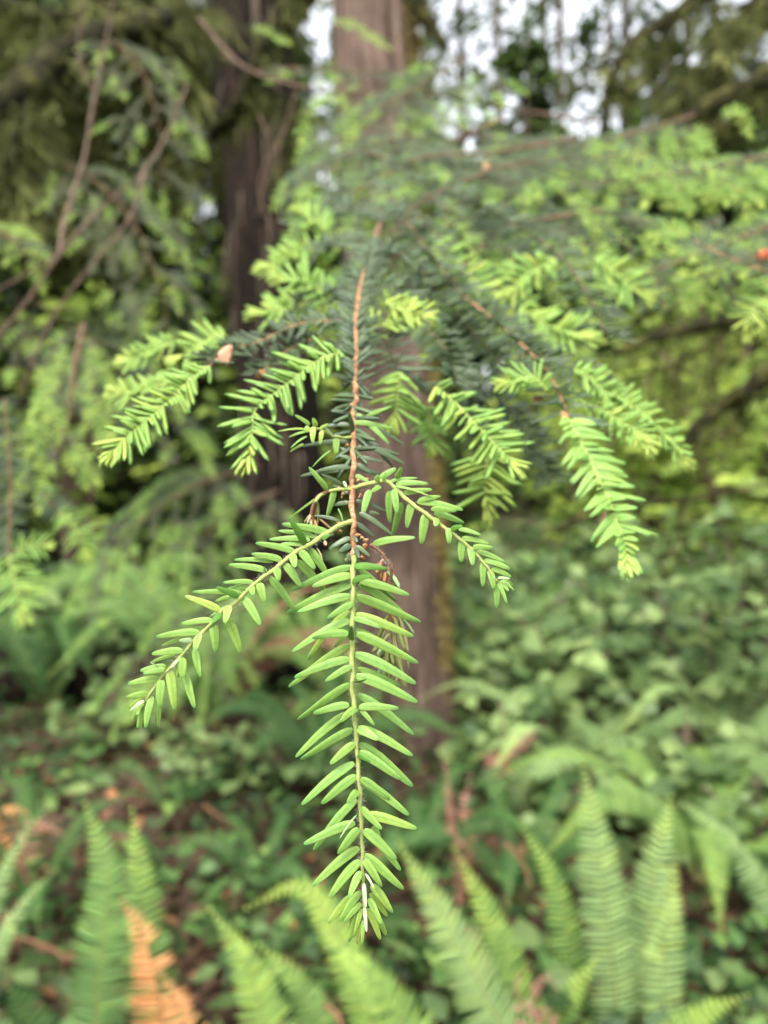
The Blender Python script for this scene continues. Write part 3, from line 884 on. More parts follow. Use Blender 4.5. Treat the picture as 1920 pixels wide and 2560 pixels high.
# loose brown dead sticks on the floor
stk = [((440, 1740), (640, 1905), 2.9), ((1000, 2000), (1060, 2110), 2.0), ((1090, 1820), (1150, 1920), 2.2), ((700, 2170), (740, 2240), 1.6), ((20, 2020), (160, 2080), 2.2)]
slab = ['thin dead stick slanting on the floor left of the twig tip', 'short dead stick under the bottom centre fern', 'straight pinkish dead stalk beside the small fern frond', 'dead stick end at the bottom edge', 'dead stick on the floor at the lower left']
for i, ((a, b_), (c, d_), dd) in enumerate(stk):
    p0, p1 = VV(a, b_, dd), VV(c, d_, dd - .05)
    o = link('dead_stick', tube_mesh('dead_stick', smooth_path([p0, (p0 + p1) / 2 + Vector((.01, 0, .01)), p1], 8), .005, M['rachis_brown'], 6))
    tag(o, slab[i], 'stick')


# ------------------------------------------------------------------ hemlock needles
class Bag:
    """collects needles and twigs of one bough"""
    def __init__(self):
        self.n = {}
        self.t = {}

    def add(self, mat, b, x, nrm, l, w, v, c=.03):
        self.n.setdefault(mat, []).append((tuple(b), tuple(x), tuple(nrm), l, w, v, c))

    def twig(self, mat, pts, rad, seg=6, wob=.15):
        self.t.setdefault(mat, []).append(tube_mesh('w', pts, rad, M[mat], seg, wob))

    def shoot(self, path, nl, nw, step, mat, seed, up=None, stem=None, r0=.0005, r1=.0003, close=True, v=(.4, .2), top=.35, spread=1.0):
        rd = random.Random(seed)
        pts, tan, L = even_path(path, step)
        n = len(pts)
        up = Vector(up) if up is not None else (CAMZ * .8 + Vector((0, 0, .5)))
        if stem: self.twig(stem, pts, [r0 + (r1 - r0) * i / n for i in range(n)], 6, .25)
        for i in range(n):
            s = i / max(1, n - 1)
            T = tan[i]; U = (up - T * up.dot(T)).normalized(); B = T.cross(U)
            cl = max(0, (s - .82) / .18) if close else 0
            for sd in (-1, 1):
                if rd.random() < .04: continue
                short = rd.random() < top
                f = (.30 + .50 * rd.random()) * (1 - cl) + 2.6 * cl
                l = nl * (rd.uniform(.82, 1.08) if not short else rd.uniform(.4, .7)) * (1 - .35 * cl) * (.75 + .25 * min(1, s * 5))
                el = rd.gauss(.05, .12) if not short else rd.uniform(.3, 1.0)
                D = (B * sd * spread + T * f + U * el).normalized()
                N = U + B * rd.gauss(0, .3) + T * rd.gauss(-.1, .2)
                vv = min(1, max(0, rd.gauss(*v) + .5 * cl))
                self.add(mat, pts[i] + U * r0 * .5, D, N, l, nw * rd.uniform(.85, 1.1), vv, -.04 if not short else .04)
            if close and i == n - 1:
                for k in range(7):
                    D = (T + B * rd.uniform(-.4, .4) + U * rd.uniform(-.2, .3)).normalized()
                    self.add(mat, pts[i], D, U, nl * rd.uniform(.5, .7), nw * .8, min(1, .85 + rd.random() * .15))

    def lateral(self, path, nl, nw, step, seed, old=.5, v=(.45, .2)):
        """old dark needles first, this year's bright growth at the end"""
        d = smooth_path(path, 24)
        k = int(24 * old)
        if k >= 2:
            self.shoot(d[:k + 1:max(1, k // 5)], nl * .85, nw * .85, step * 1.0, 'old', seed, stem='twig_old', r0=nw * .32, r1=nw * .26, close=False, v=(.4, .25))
        if k < 22:
            self.shoot(d[k::max(1, (24 - k) // 5)], nl, nw, step, 'fresh', seed + 1, stem='twig_green', r0=nw * .3, r1=nw * .2, v=v)

    def fan(self, path, nlat, ll, nl, nw, step, seed, old=.5, spread=.9, droop=.5, up=None, v=(.5, .2), sub=2, r0=.003):
        rd = random.Random(seed)
        up = Vector(up) if up is not None else (Vector((0, 0, 1)) + CAMZ * .5)
        pts, tan, L = even_path(path, .01)
        n = len(pts)
        self.twig('twig_old', pts[::2] + [pts[-1]], [r0 * (1 - .75 * i / n) for i in range(0, n, 2)] + [r0 * .2], 6, .2)
        for k in range(nlat):
            s = .08 + .92 * k / nlat
            i = min(n - 1, int(s * n))
            T = tan[i]; U = (up - T * up.dot(T)).normalized(); B = T.cross(U); sd = (-1) ** k
            l = ll * (1 - .45 * s) * rd.uniform(.7, 1.15)
            d1 = (B * sd * spread + T * rd.uniform(.5, 1.0) + U * rd.gauss(0, .15)).normalized()
            a = pts[i]; b = a + d1 * l * .5 + Vector((0, 0, -droop * l * .12)); c = a + d1 * l + Vector((0, 0, -droop * l * .55))
            o_ = old if rd.random() < .8 else 1.0
            self.lateral([a, b, c], nl, nw, step, seed * 100 + k * 7, o_, v)
            for q in range(sub):
                f = rd.uniform(.25, .7); s2 = rd.choice((-1, 1))
                p0 = a.lerp(b, f * 2) if f < .5 else b.lerp(c, f * 2 - 1)
                d2 = (d1 * .8 + U.cross(d1) * s2 * .9).normalized(); l2 = l * rd.uniform(.3, .5)
                self.lateral([p0, p0 + d2 * l2 * .5, p0 + d2 * l2 + Vector((0, 0, -droop * l2 * .5))], nl, nw, step, seed * 100 + k * 7 + q + 50, old * .7 if rd.random() < .7 else 1, v)
        self.lateral([pts[-1], pts[-1] + tan[-1] * ll * .3, pts[-1] + tan[-1] * ll * .6 + Vector((0, 0, -droop * ll * .3))], nl, nw, step, seed * 100 + 99, .2, v)

    def build(self, parent, names=None):
        names = names or {'fresh': 'fresh_needles', 'old': 'old_needles', 'dark': 'needles', 'wilt': 'wilted_needles', 'rust': 'dead_needles', 'white': 'pale_needles'}
        for mat, lst in self.n.items():
            A = lst
            o = link(names.get(mat, 'needles'), scatter_mesh('needles', NEEDLE_LO, [a[0] for a in A], [a[1] for a in A], [a[2] for a in A],
                     [a[3] for a in A], [a[4] for a in A], [a[4] * .16 for a in A], [a[5] for a in A], M[mat], [a[6] for a in A]), parent)
            o['kind'] = 'stuff'
        for mat, lst in self.t.items():
            if len(lst) <= 4:
                for me in lst: link('twig', me, parent)
            else:
                link('twigs', join_meshes('twigs', lst, M[mat]), parent)['kind'] = 'stuff'


def bough(label, loc, group=None, name='hemlock_bough'):
    root = empty(name, loc)
    tag(root, label, 'branch', group)
    return root


# ---- upper right bough (0.6 - 1 m away)
bg_ = Bag()
NL, NW, ST = .0145, .0019, .0030
bg_.fan([VV(1850, 300, 1.05), VV(1620, 345, .92), VV(1430, 380, .82), VV(1250, 400, .80)], 22, .12, NL, NW * 1.15, ST * .9, 61, .4, .9, .9, sub=4, v=(.6, .2))
bg_.fan([VV(1850, 420, .85), VV(1640, 500, .74), VV(1480, 560, .68), VV(1340, 610, .62)], 18, .085, NL, NW * 1.15, ST * .9, 62, .4, .9, .9, sub=3, v=(.6, .2))
bg_.fan([VV(1500, 250, 1.2), VV(1330, 300, 1.1), VV(1180, 330, 1.0), VV(1060, 380, .95)], 20, .13, NL, NW * 1.15, ST, 621, .55, .9, .9, sub=4, v=(.5, .2))
for i, (p, o_) in enumerate([
        ([(1300, 330, .8), (1380, 340, .78), (1440, 380, .77), (1490, 420, .76)], .2),
        ([(1200, 400, .78), (1250, 440, .77), (1290, 480, .76)], .3),
        ([(1450, 350, .75), (1540, 370, .74), (1600, 430, .73), (1612, 465, .73)], .15),
        ([(1560, 260, .8), (1600, 240, .8), (1620, 290, .8)], .1),
        ([(1350, 470, .72), (1440, 490, .7), (1490, 530, .7), (1540, 560, .7)], .3),
        ([(1390, 300, .8), (1330, 350, .8), (1400, 400, .78), (1380, 470, .77)], .2),
        ([(1560, 470, .7), (1500, 500, .7), (1460, 490, .7)], .3)]):
    bg_.lateral([VV(*q) for q in p], NL, NW, ST, 700 + i * 5, o_, (.7, .2))
root = bough('wide bough with lime tips filling the upper right', VV(1850, 300, 1.05))
bg_.build(root)

# ---- dark back bough above the centre (old grey-green needles)
bg_ = Bag()
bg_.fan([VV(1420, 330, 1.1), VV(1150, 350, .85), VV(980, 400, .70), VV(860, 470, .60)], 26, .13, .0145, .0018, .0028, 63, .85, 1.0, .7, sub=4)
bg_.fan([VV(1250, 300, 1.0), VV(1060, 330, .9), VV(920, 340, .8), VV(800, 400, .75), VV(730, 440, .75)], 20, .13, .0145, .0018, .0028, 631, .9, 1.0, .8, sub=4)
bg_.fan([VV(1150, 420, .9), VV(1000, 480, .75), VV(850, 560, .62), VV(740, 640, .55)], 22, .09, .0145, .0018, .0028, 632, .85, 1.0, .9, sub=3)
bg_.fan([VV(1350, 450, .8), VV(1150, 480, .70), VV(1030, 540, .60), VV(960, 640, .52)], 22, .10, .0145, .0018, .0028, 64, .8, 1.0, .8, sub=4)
for i, (p, o_) in enumerate([
        ([(700, 470, .62), (670, 440, .62), (655, 480, .62)], .1), ([(860, 470, .6), (830, 455, .6), (800, 480, .6)], .1),
        ([(950, 470, .6), (1000, 500, .6), (1020, 550, .58)], .3), ([(1240, 440, .7), (1270, 470, .7), (1290, 500, .7)], .2),
        ([(990, 380, .7), (950, 385, .7), (930, 400, .7)], .2)]):
    bg_.lateral([VV(*q) for q in p], .0145, .0019, .003, 740 + i * 5, o_, (.6, .2))
root = bough('dusky grey-green bough just above and behind the long brown twig', VV(1420, 330, 1.1))
bg_.build(root)

bg_ = Bag()
bg_.fan([VV(1010, 120, 1.5), VV(900, 190, 1.3), VV(790, 250, 1.15), VV(700, 330, 1.05)], 20, .15, .016, .0020, .003, 641, .8, 1.0, .8, sub=4, v=(.4, .2), r0=.002)
bg_.fan([VV(960, 300, 1.1), VV(860, 300, 1.0), VV(760, 330, .95), VV(690, 390, .9)], 18, .12, .016, .0020, .003, 642, .85, 1.0, .8, sub=3, r0=.002)
root = bough('soft green bough hanging in front of the upper middle trunk', VV(1010, 120, 1.5))
bg_.build(root)

# ---- thin twig crossing the trunks at the top, bright drooping tips
bg_ = Bag()
tw = [VV(430, 40, 1.5), VV(520, 140, 1.45), VV(640, 185, 1.4), VV(760, 205, 1.4), VV(960, 208, 1.4), VV(1100, 236, 1.4), VV(1290, 262, 1.42)]
bg_.twig('deadtwig', smooth_path(tw, 30), .003, 6)
bg_.twig('deadtwig', smooth_path([VV(800, 330, .9), VV(860, 355, .9), VV(950, 388, .88), VV(1030, 412, .86)], 12), .0022, 6)
for i, p in enumerate([[(700, 40, 1.2), (760, 55, 1.2), (800, 80, 1.2), (840, 105, 1.2)], [(540, 55, 1.25), (580, 70, 1.25), (625, 95, 1.25)],
                       [(655, 240, 1.0), (700, 215, 1.0), (750, 225, 1.0), (770, 290, 1.0)], [(690, 225, 1.02), (660, 260, 1.02), (650, 300, 1.02)],
                       [(770, 250, 1.0), (760, 290, 1.0), (735, 320, 1.0)], [(890, 225, 1.2), (870, 250, 1.2)], [(1060, 290, 1.2), (1080, 300, 1.2), (1120, 310, 1.2)]]):
    bg_.lateral([VV(*q) for q in p], .016, .0022, .0035, 770 + i * 5, .12, (.65, .15))
bg_.fan([VV(560, 150, 1.5), VV(700, 150, 1.45), VV(840, 160, 1.4), VV(900, 200, 1.4)], 8, .12, .016, .0022, .0035, 65, .9, 1.0, .6, sub=2)
bg_.fan([VV(900, 250, 1.5), VV(1030, 290, 1.4), VV(1160, 330, 1.3), VV(1260, 350, 1.3)], 14, .18, .016, .0022, .0035, 66, .85, 1.0, .6, sub=3)
root = bough('long thin brown twig crossing both trunks near the top', tw[0])
bg_.build(root)

# ---- left boughs
bg_ = Bag()
bg_.fan([VV(180, 700, 1.0), VV(160, 800, .95), VV(150, 900, .92), VV(118, 985, .90)], 11, .10, .0155, .0022, .0034, 67, .25, .8, .6, sub=2, v=(.6, .2))
root = bough('yellow-green bough tip hanging left of the long left shoot', VV(180, 700, 1.0)); bg_.build(root)
bg_ = Bag()
bg_.twig('twig_old', smooth_path([VV(10, 860, .75), VV(22, 1044, .68), VV(18, 1200, .62)], 14), .0009, 6)
bg_.shoot([VV(18, 1200, .62), VV(30, 1250, .61), VV(45, 1310, .60)], .030, .0028, .0032, 'fresh', 68, stem='twig_green', r0=.001, r1=.0006)
bg_.lateral([VV(20, 1195, .62), VV(60, 1180, .62), VV(105, 1180, .62)], .017, .0022, .003, 681, .2)
bg_.lateral([VV(90, 1060, .68), VV(130, 1110, .68), VV(170, 1150, .67), VV(185, 1195, .67)], .02, .0024, .003, 682, .3)
bg_.shoot([VV(10, 860, .75), VV(22, 1044, .68), VV(18, 1200, .62)], .02, .002, .0035, 'old', 683, close=False)
root = bough('drooping twig at the left edge ending in a broad fresh spray', VV(10, 860, .75)); bg_.build(root)
bg_ = Bag()
bg_.fan([VV(560, 1010, 2.6), VV(420, 1050, 2.4), VV(300, 1130, 2.3), VV(230, 1200, 2.3)], 14, .34, .022, .0045, .007, 69, .55, .9, .8, sub=3, v=(.3, .2), r0=.006)
bg_.fan([VV(600, 1060, 2.7), VV(520, 1100, 2.5), VV(450, 1150, 2.4), VV(400, 1230, 2.4)], 10, .26, .022, .0045, .007, 691, .4, .9, .8, sub=2, v=(.4, .2), r0=.006)
bg_.fan([VV(560, 1300, 3.0), VV(460, 1340, 2.9), VV(350, 1400, 2.9), VV(280, 1450, 2.9)], 12, .34, .024, .005, .009, 692, .5, .9, .7, sub=2, v=(.3, .2), r0=.006)
root = bough('drooping hemlock bough hanging beside the dark trunk, left of the long left shoot', VV(560, 1010, 2.6)); bg_.build(root)
bg_ = Bag()
bg_.fan([VV(-60, 480, 1.4), VV(0, 500, 1.35), VV(40, 530, 1.3), VV(60, 560, 1.3)], 8, .09, .016, .0024, .004, 71, .15, .8, .6, sub=2, v=(.7, .2))
root = bough('bright blurred bough tip at the left edge by the bare twigs', VV(-60, 480, 1.4)); bg_.build(root)
bg_ = Bag()
bg_.fan([VV(100, 330, 2.2), VV(250, 430, 2.0), VV(340, 600, 1.9), VV(370, 760, 1.9)], 18, .24, .02, .004, .007, 72, .93, 1.0, .8, sub=3, r0=.0028)
bg_.fan([VV(180, 50, 2.4), VV(290, 130, 2.2), VV(340, 260, 2.1), VV(350, 400, 2.1)], 16, .22, .02, .004, .007, 73, .93, 1.0, .8, sub=3, r0=.0028)
bg_.fan([VV(60, 640, 2.2), VV(200, 740, 2.1), VV(290, 840, 2.0), VV(380, 920, 2.0)], 18, .24, .02, .004, .007, 74, .85, 1.0, .8, sub=3, r0=.0028)
root = bough('grey-green old bough with dense dull needles behind the bare brown twigs', VV(100, 330, 2.2)); bg_.build(root)
bg_ = Bag()
bg_.fan([VV(1750, 520, .66), VV(1600, 560, .60), VV(1500, 520, .60)], 8, .06, .0155, .0020, .003, 75, .8, .9, .6, sub=1)
bg_.lateral([VV(1700, 620, .5), VV(1660, 640, .48), VV(1620, 680, .47), VV(1612, 715, .47)], .0155, .0021, .0030, 752, .1, (.7, .2))
bg_.lateral([VV(1700, 640, .5), VV(1650, 680, .5), VV(1640, 710, .5)], .0155, .0021, .0030, 753, .0, (.7, .2))
bg_.shoot([VV(1700, 600, .5), VV(1580, 560, .5), VV(1500, 520, .52)], .0150, .0019, .0026, 'old', 754, stem='twig_brown', r0=.0009, r1=.0006, close=False)
root = bough('hemlock twig entering at the right edge with a fresh tuft and red bud', VV(1750, 520, .66)); bg_.build(root)


def bud(parent, p, r, mat, name='bud', squash=1.3):
    V_, F_ = [], []
    for i in range(7):
        th = math.pi * i / 6
        for k in range(10):
            a = k * .6283
            rr = r * math.sin(th) * (1 + .12 * math.cos(a * 5 + i))
            V_.append((p[0] + rr * math.cos(a), p[1] + rr * math.sin(a), p[2] + r * squash * math.cos(th)))
        if i:
            for k in range(10): F_.append(((i - 1) * 10 + k, (i - 1) * 10 + (k + 1) % 10, i * 10 + (k + 1) % 10, i * 10 + k))
    return link(name, raw_mesh(name, V_, F_, M[mat]), parent)


M['redbud'] = noise_mat('red_bud', [(.3, (.40, .07, .03)), (.7, (.56, .17, .08))], (300, 300, 300), 3, .5, .3, .0005)
bud(root, VV(1648, 553, .5), .0035, 'redbud')

# ------------------------------------------------------------------ mossy limbs and bare twigs
def mossy(label, path, r0, r1, moss=400, hang=.10, seed=1, twigs=(), mat='mossbark', spread=.05):
    moss = int(moss * 2.2)
    pts = smooth_path([VV(*q) for q in path], 26)
    root = empty('mossy_limb', pts[0])
    tag(root, label, 'branch')
    link('limb', tube_mesh('limb', pts, [r0 + (r1 - r0) * i / 25 for i in range(26)], M[mat], 10, .5), root)
    r = np.random.default_rng(seed)
    tps = [pts]
    for tw_ in twigs:
        tp = smooth_path([VV(*q) for q in tw_], 14)
        link('twig', tube_mesh('twig', tp, [.012 - .0006 * i for i in range(14)], M[mat], 7, .6), root)
        tps.append(tp)
    if moss:
        allp = np.array([tuple(p) for t in tps for p in t])
        k = r.integers(0, len(allp), moss)
        pos = allp[k] + r.normal(0, 1, (moss, 3)) * np.array([.02, .02, .012]) * (spread / .05)
        X = np.stack([r.normal(0, .45, moss), r.normal(0, .45, moss), -np.ones(moss)], 1)
        L = hang * r.uniform(.2, 1.1, moss) ** 1.5
        me = scatter_mesh('moss', blade_clump(5, 8, .8, .055), pos, X, r.normal(0, 1, (moss, 3)), L, L * .5 + .01, L * .3, np.clip(r.normal(.45, .28, moss), 0, 1), M['moss'])
        link('moss', me, root)['kind'] = 'stuff'
    return root


mossy('thick dark moss-hung limb across the upper left corner', [(-80, 350, 2.1), (30, 225, 2.1), (110, 140, 2.2), (210, 85, 2.3), (360, 40, 2.5)], .06, .035, 700, .22, 1,
      [[(20, 240, 2.1), (60, 310, 2.1), (110, 400, 2.1), (135, 480, 2.1)], [(60, 200, 2.1), (20, 350, 2.0), (0, 450, 2.0)], [(130, 470, 2.1), (190, 480, 2.15), (260, 500, 2.2)], [(-20, 330, 2.0), (30, 430, 2.0), (80, 470, 2.0)]])
mossy('hanging mossy branch along the top left edge', [(-60, -20, 2.4), (100, 40, 2.4), (240, 20, 2.5), (380, 40, 2.6), (400, -20, 2.7)], .03, .015, 900, .30, 2,
      [[(100, 40, 2.4), (90, 160, 2.4), (60, 300, 2.4)], [(300, 30, 2.5), (285, 150, 2.5), (240, 330, 2.5)], [(350, 40, 2.6), (345, 200, 2.6)]], spread=.12)
mossy('mossy limb slanting down in front of the dark trunk', [(665, -30, 2.7), (610, 50, 2.8), (575, 110, 2.8), (520, 230, 2.9), (450, 300, 3.0), (380, 350, 3.1), (320, 410, 3.2)], .05, .026, 380, .18, 3,
      [[(560, 190, 2.8), (640, 230, 2.9), (620, 330, 2.9)], [(450, 300, 3.0), (440, 380, 3.0), (400, 450, 3.0)]], spread=.06)
mossy('black mossy limb in the upper right corner', [(1740, 130, 2.4), (1620, 190, 2.4), (1520, 240, 2.45), (1440, 290, 2.5), (1330, 330, 2.6)], .045, .02, 420, .18, 4,
      [[(1640, -20, 2.5), (1560, 80, 2.5), (1500, 150, 2.5), (1440, 210, 2.5)], [(1560, 80, 2.5), (1530, 170, 2.5), (1500, 240, 2.5)]])
mossy('shaggy dark limb arching down through the sky gaps at upper right', [(1560, -30, 2.8), (1450, 40, 2.8), (1370, 90, 2.8), (1320, 180, 2.8), (1300, 300, 2.9)], .030, .014, 330, .16, 5,
      [[(1450, 40, 2.8), (1400, 130, 2.8), (1350, 200, 2.8)], [(1370, 90, 2.8), (1290, 120, 2.8), (1220, 160, 2.8)], [(1660, 10, 2.8), (1560, 20, 2.8), (1450, 30, 2.8)], [(1660, 60, 2.8), (1590, 70, 2.8), (1560, 130, 2.8)]], spread=.05)
mossy('dark mossy limb at the right edge, lower of the two crooked ones', [(1740, 740, 2.3), (1620, 840, 2.35), (1555, 880, 2.4), (1510, 920, 2.4), (1470, 985, 2.4)], .032, .018, 170, .10, 6,
      [[(1640, 820, 2.4), (1600, 900, 2.4), (1560, 960, 2.4)]])
mossy('dark crooked limb at the right edge with hanging moss, above the lower one', [(1760, 690, 2.6), (1600, 690, 2.6), (1480, 712, 2.6), (1400, 735, 2.6), (1330, 760, 2.6)], .030, .016, 190, .14, 7,
      [[(1600, 700, 2.6), (1500, 760, 2.6), (1420, 800, 2.6), (1350, 815, 2.6)], [(1560, 730, 2.6), (1545, 820, 2.6), (1530, 960, 2.6)], [(1460, 780, 2.6), (1465, 830, 2.6), (1455, 870, 2.6)]])
mossy('yellow-mossed dead limb beside the top of the pink trunk', [(880, -30, 3.4), (910, 20, 3.4), (940, 70, 3.4), (962, 110, 3.4)], .04, .02, 130, .08, 8)
mossy('low mossy stems in the shade right of the trunk', [(1200, 1150, 4.6), (1330, 1090, 4.6), (1480, 1080, 4.6), (1700, 1040, 4.6)], .025, .015, 120, .15, 9,
      [[(1330, 1090, 4.6), (1350, 1180, 4.6), (1400, 1280, 4.6)], [(1480, 1080, 4.6), (1450, 1180, 4.6), (1390, 1330, 4.6)]])

mossy('slender dark limb fanning down from the top right through the sky gaps', [(1700, -40, 2.6), (1600, 60, 2.6), (1540, 150, 2.6), (1500, 280, 2.6), (1480, 340, 2.6)], .022, .010, 120, .14, 10,
      [[(1600, 60, 2.6), (1500, 110, 2.6), (1420, 190, 2.6), (1390, 260, 2.6)], [(1540, 150, 2.6), (1570, 230, 2.6), (1610, 290, 2.6)], [(1500, -20, 2.6), (1420, 60, 2.6), (1330, 130, 2.6), (1260, 150, 2.6)]])
mossy('dark drooping twigs behind the right-hand bushes', [(1700, 560, 3.4), (1580, 600, 3.4), (1450, 640, 3.4), (1340, 720, 3.4)], .022, .012, 130, .14, 11,
      [[(1580, 600, 3.4), (1560, 700, 3.4), (1520, 860, 3.4)], [(1450, 640, 3.4), (1420, 760, 3.4), (1400, 900, 3.4)], [(1640, 580, 3.4), (1640, 700, 3.4), (1610, 880, 3.4)]])

DT = [('pale brown dead twig rising diagonally at the left', [[(-40, 770, 1.2), (60, 650, 1.2), (130, 548, 1.2), (220, 450, 1.22), (312, 368, 1.25), (370, 270, 1.3), (405, 180, 1.35)],
                                                             [(312, 368, 1.25), (285, 465, 1.22), (205, 565, 1.2), (130, 660, 1.18), (80, 760, 1.16), (38, 870, 1.15)],
                                                             [(130, 548, 1.2), (60, 590, 1.2), (-30, 640, 1.2)]]),
      ('thin upright bare twig at the left joining the diagonal dead twig', [[(128, 560, 1.22), (140, 470, 1.3), (180, 350, 1.4), (205, 200, 1.5), (235, 60, 1.6), (245, -30, 1.6)], [(205, 200, 1.5), (170, 120, 1.5), (180, -20, 1.5)]]),
      ('wispy dead twigs hanging in front of the dark trunk', [[(560, 250, 2.5), (590, 330, 2.5), (560, 430, 2.5)], [(620, 270, 2.5), (560, 400, 2.5), (600, 520, 2.5)], [(480, 120, 2.4), (560, 160, 2.4), (650, 170, 2.4)], [(640, 200, 2.5), (600, 330, 2.5), (610, 420, 2.5)]]),
      ('dead brown twiglets low on the left behind the long left shoot', [[(180, 1150, 2.5), (210, 1130, 2.5), (260, 1200, 2.5), (240, 1290, 2.5)], [(190, 1180, 2.6), (300, 1280, 2.6), (420, 1330, 2.6)], [(280, 1200, 2.6), (330, 1290, 2.6), (350, 1420, 2.6)], [(190, 1130, 2.2), (215, 1170, 2.2), (235, 1180, 2.2)]])]
for lab, ps in DT:
    pts = [smooth_path([VV(*q) for q in p], 18) for p in ps]
    root = empty('dead_twig', pts[0][0]); tag(root, lab, 'twig')
    for j, p in enumerate(pts):
        rr_ = (.0034 if j == 0 else .0025) * min(1.1, p[0].y / 1.25)
        link('twig', tube_mesh('twig', p, [rr_ * (1 - .03 * i) for i in range(18)], M['deadtwig'], 7, .5), root)

# ------------------------------------------------------------------ THE HEMLOCK BRANCH IN FOCUS
mb = bough('brown hemlock twig in sharp focus ending in long lime-green shoots, nearest the viewer', VV(1500, 430, .95), name='hemlock_branch')


def spx(sc, ox, oy):
    return lambda x, y: (ox + x / sc, oy + y / sc)


ZA, ZB, ZC = spx(4.1475, 700, 1360), spx(4.608, 720, 1740), spx(5.184, 740, 2040)
ZD, ZE, ZF, ZG = spx(4.879, 560, 1260), spx(4.608, 300, 1440), spx(3.770, 860, 1140), spx(5.53, 720, 1000)


def stem_d(st, x, y):
    best = min(st, key=lambda q: (q[0] - x) ** 2 + (q[1] - y) ** 2)
    return best[2]


def densify(st, k=8):
    out = []
    for a, b_ in zip(st, st[1:]):
        for j in range(k): out.append(tuple(a[i] + (b_[i] - a[i]) * j / k for i in range(3)))
    out.append(st[-1])
    return out


def hi_needle(parent, b, t, w, nrm, side, bow, twist, v, mat):
    b, t = Vector(b), Vector(t)
    D = t - b; L = D.length; X = D.normalized()
    N = (nrm - X * nrm.dot(X)).normalized(); Y = N.cross(X)
    sgn = 1 if Y.dot(side) > 0 else -1
    tv, tf, tt = NEEDLE_HI
    V_ = []
    for (a, y_, z_) in tv:
        ang = twist * (a - .3)
        yy = Y * math.cos(ang) + N * math.sin(ang); nn = N * math.cos(ang) - Y * math.sin(ang)
        # arched outline: leaves the stem flat, then bends down
        off = Y * sgn * bow * L * 5.2 * a * (1 - a) ** 1.7 + N * .05 * L * 4 * a * (1 - a)
        V_.append(b + X * a * L + yy * y_ * w * 1.05 + nn * (z_ * w * .055) + off)
    o = link('needle', raw_mesh('needle', [tuple(q) for q in V_], tf, M[mat], {'t': tt, 'v': np.full(len(tt), v), 's': (np.arange(len(tt)) % 6 == 2).astype(float)}), parent)
    return o


NCOUNT = [0]


def listed(parent, st, Z, sc, lst, rd):
    """needles given as base x, y, tip x, y, width in zoom pixels, lift towards the viewer, material"""
    dd = densify(st)
    for q in lst:
        bx, by, tx, ty, w = q[:5]; lz = q[5] if len(q) > 5 else 0; mat = q[6] if len(q) > 6 else 'fresh'
        x0, y0 = Z(bx, by); x1, y1 = Z(tx, ty)
        d0 = stem_d(dd, x0, y0)
        # the base sits on the stem, the tip lifts towards or falls away from the viewer
        db = d0 - (.0009 if lz > .25 else -.0002 if lz > -.15 else -.0012)
        dt = d0 - lz * .0055 + rd.gauss(0, .0007)
        w_m = w / sc * W1 * d0 / 1920
        b_, t_ = PX(x0, y0, db), PX(x1, y1, dt)
        nrm = CAMZ + CAMY * rd.gauss(.18, .12) + CAMX * rd.gauss(0, .22)
        y_end = max(0.0, min(1.0, (y0 - 2050) / 250)) if parent.get('_main') else (parent.get('_yel') or 0)
        v = min(1, max(0, rd.gauss(.38, .16) + .42 * y_end))
        bow = .034 if abs(tx - bx) > abs(ty - by) * .35 else .02
        hi_needle(parent, b_, t_, w_m * (.98 if mat != 'white' else .68), nrm, CAMY, bow, rd.gauss(0, .28), v, mat)
        NCOUNT[0] += 1


def stem_part(name, st, w0, w1, mat, wob=.12, n=60, bumps=0):
    pts, _, LL = even_path([PX(*q) for q in st], .001)
    pts, _, LL = even_path([PX(*q) for q in st], LL / (n - 1))
    n = len(pts)
    rad = []
    for i in range(n):
        s = i / (n - 1)
        d = st[0][2] + (st[-1][2] - st[0][2]) * s
        rad.append((w0 + (w1 - w0) * s) / 2 * W1 * d / 1920)
    if bumps:
        for i in range(1, n - 1):
            pts[i] = pts[i] + CAMX * rad[i] * .22 * math.sin(i * bumps) + CAMZ * rad[i] * .2 * math.cos(i * bumps * 1.3)
            rad[i] *= 1 + .10 * math.sin(i * bumps * 2.1)
    return link(name, tube_mesh(name, pts, rad, M[mat], 10, wob), mb), pts, rad


def hairs(parent, pts, rad, n, seed, lmax=.0013):
    r = np.random.default_rng(seed)
    P = np.array([tuple(p) for p in pts]); k = r.integers(0, len(P) - 1, n); f = r.uniform(0, 1, n)[:, None]
    pos = P[k] * (1 - f) + P[k + 1] * f
    a = r.uniform(0, 6.283, n)
    T = P[k + 1] - P[k]; T /= np.linalg.norm(T, axis=1, keepdims=True)
    A = np.cross(T, np.array(tuple(CAMZ))[None]); A /= np.linalg.norm(A, axis=1, keepdims=True); B = np.cross(T, A)
    R = A * np.cos(a)[:, None] + B * np.sin(a)[:, None]
    rr = np.array(rad)[k][:, None]
    X = R + r.normal(0, .45, (n, 3))
    me = scatter_mesh('hairs', (np.array([(0, -.5, 0), (0, .5, 0), (.6, .35, .05), (.6, -.35, .05), (1, 0, .25)], float), np.array([(0, 1, 2), (0, 2, 3), (3, 2, 4)]), np.linspace(0, 1, 5)),
                      pos + R * rr * .9, X, r.normal(0, 1, (n, 3)), lmax * r.uniform(.3, 1, n), .00006, lmax, r.uniform(0, 1, n), M['hair'])
    o = link('hairs', me, mb); o.parent = parent; o.location = (0, 0, 0); o['kind'] = 'stuff'


rd = random.Random(5)
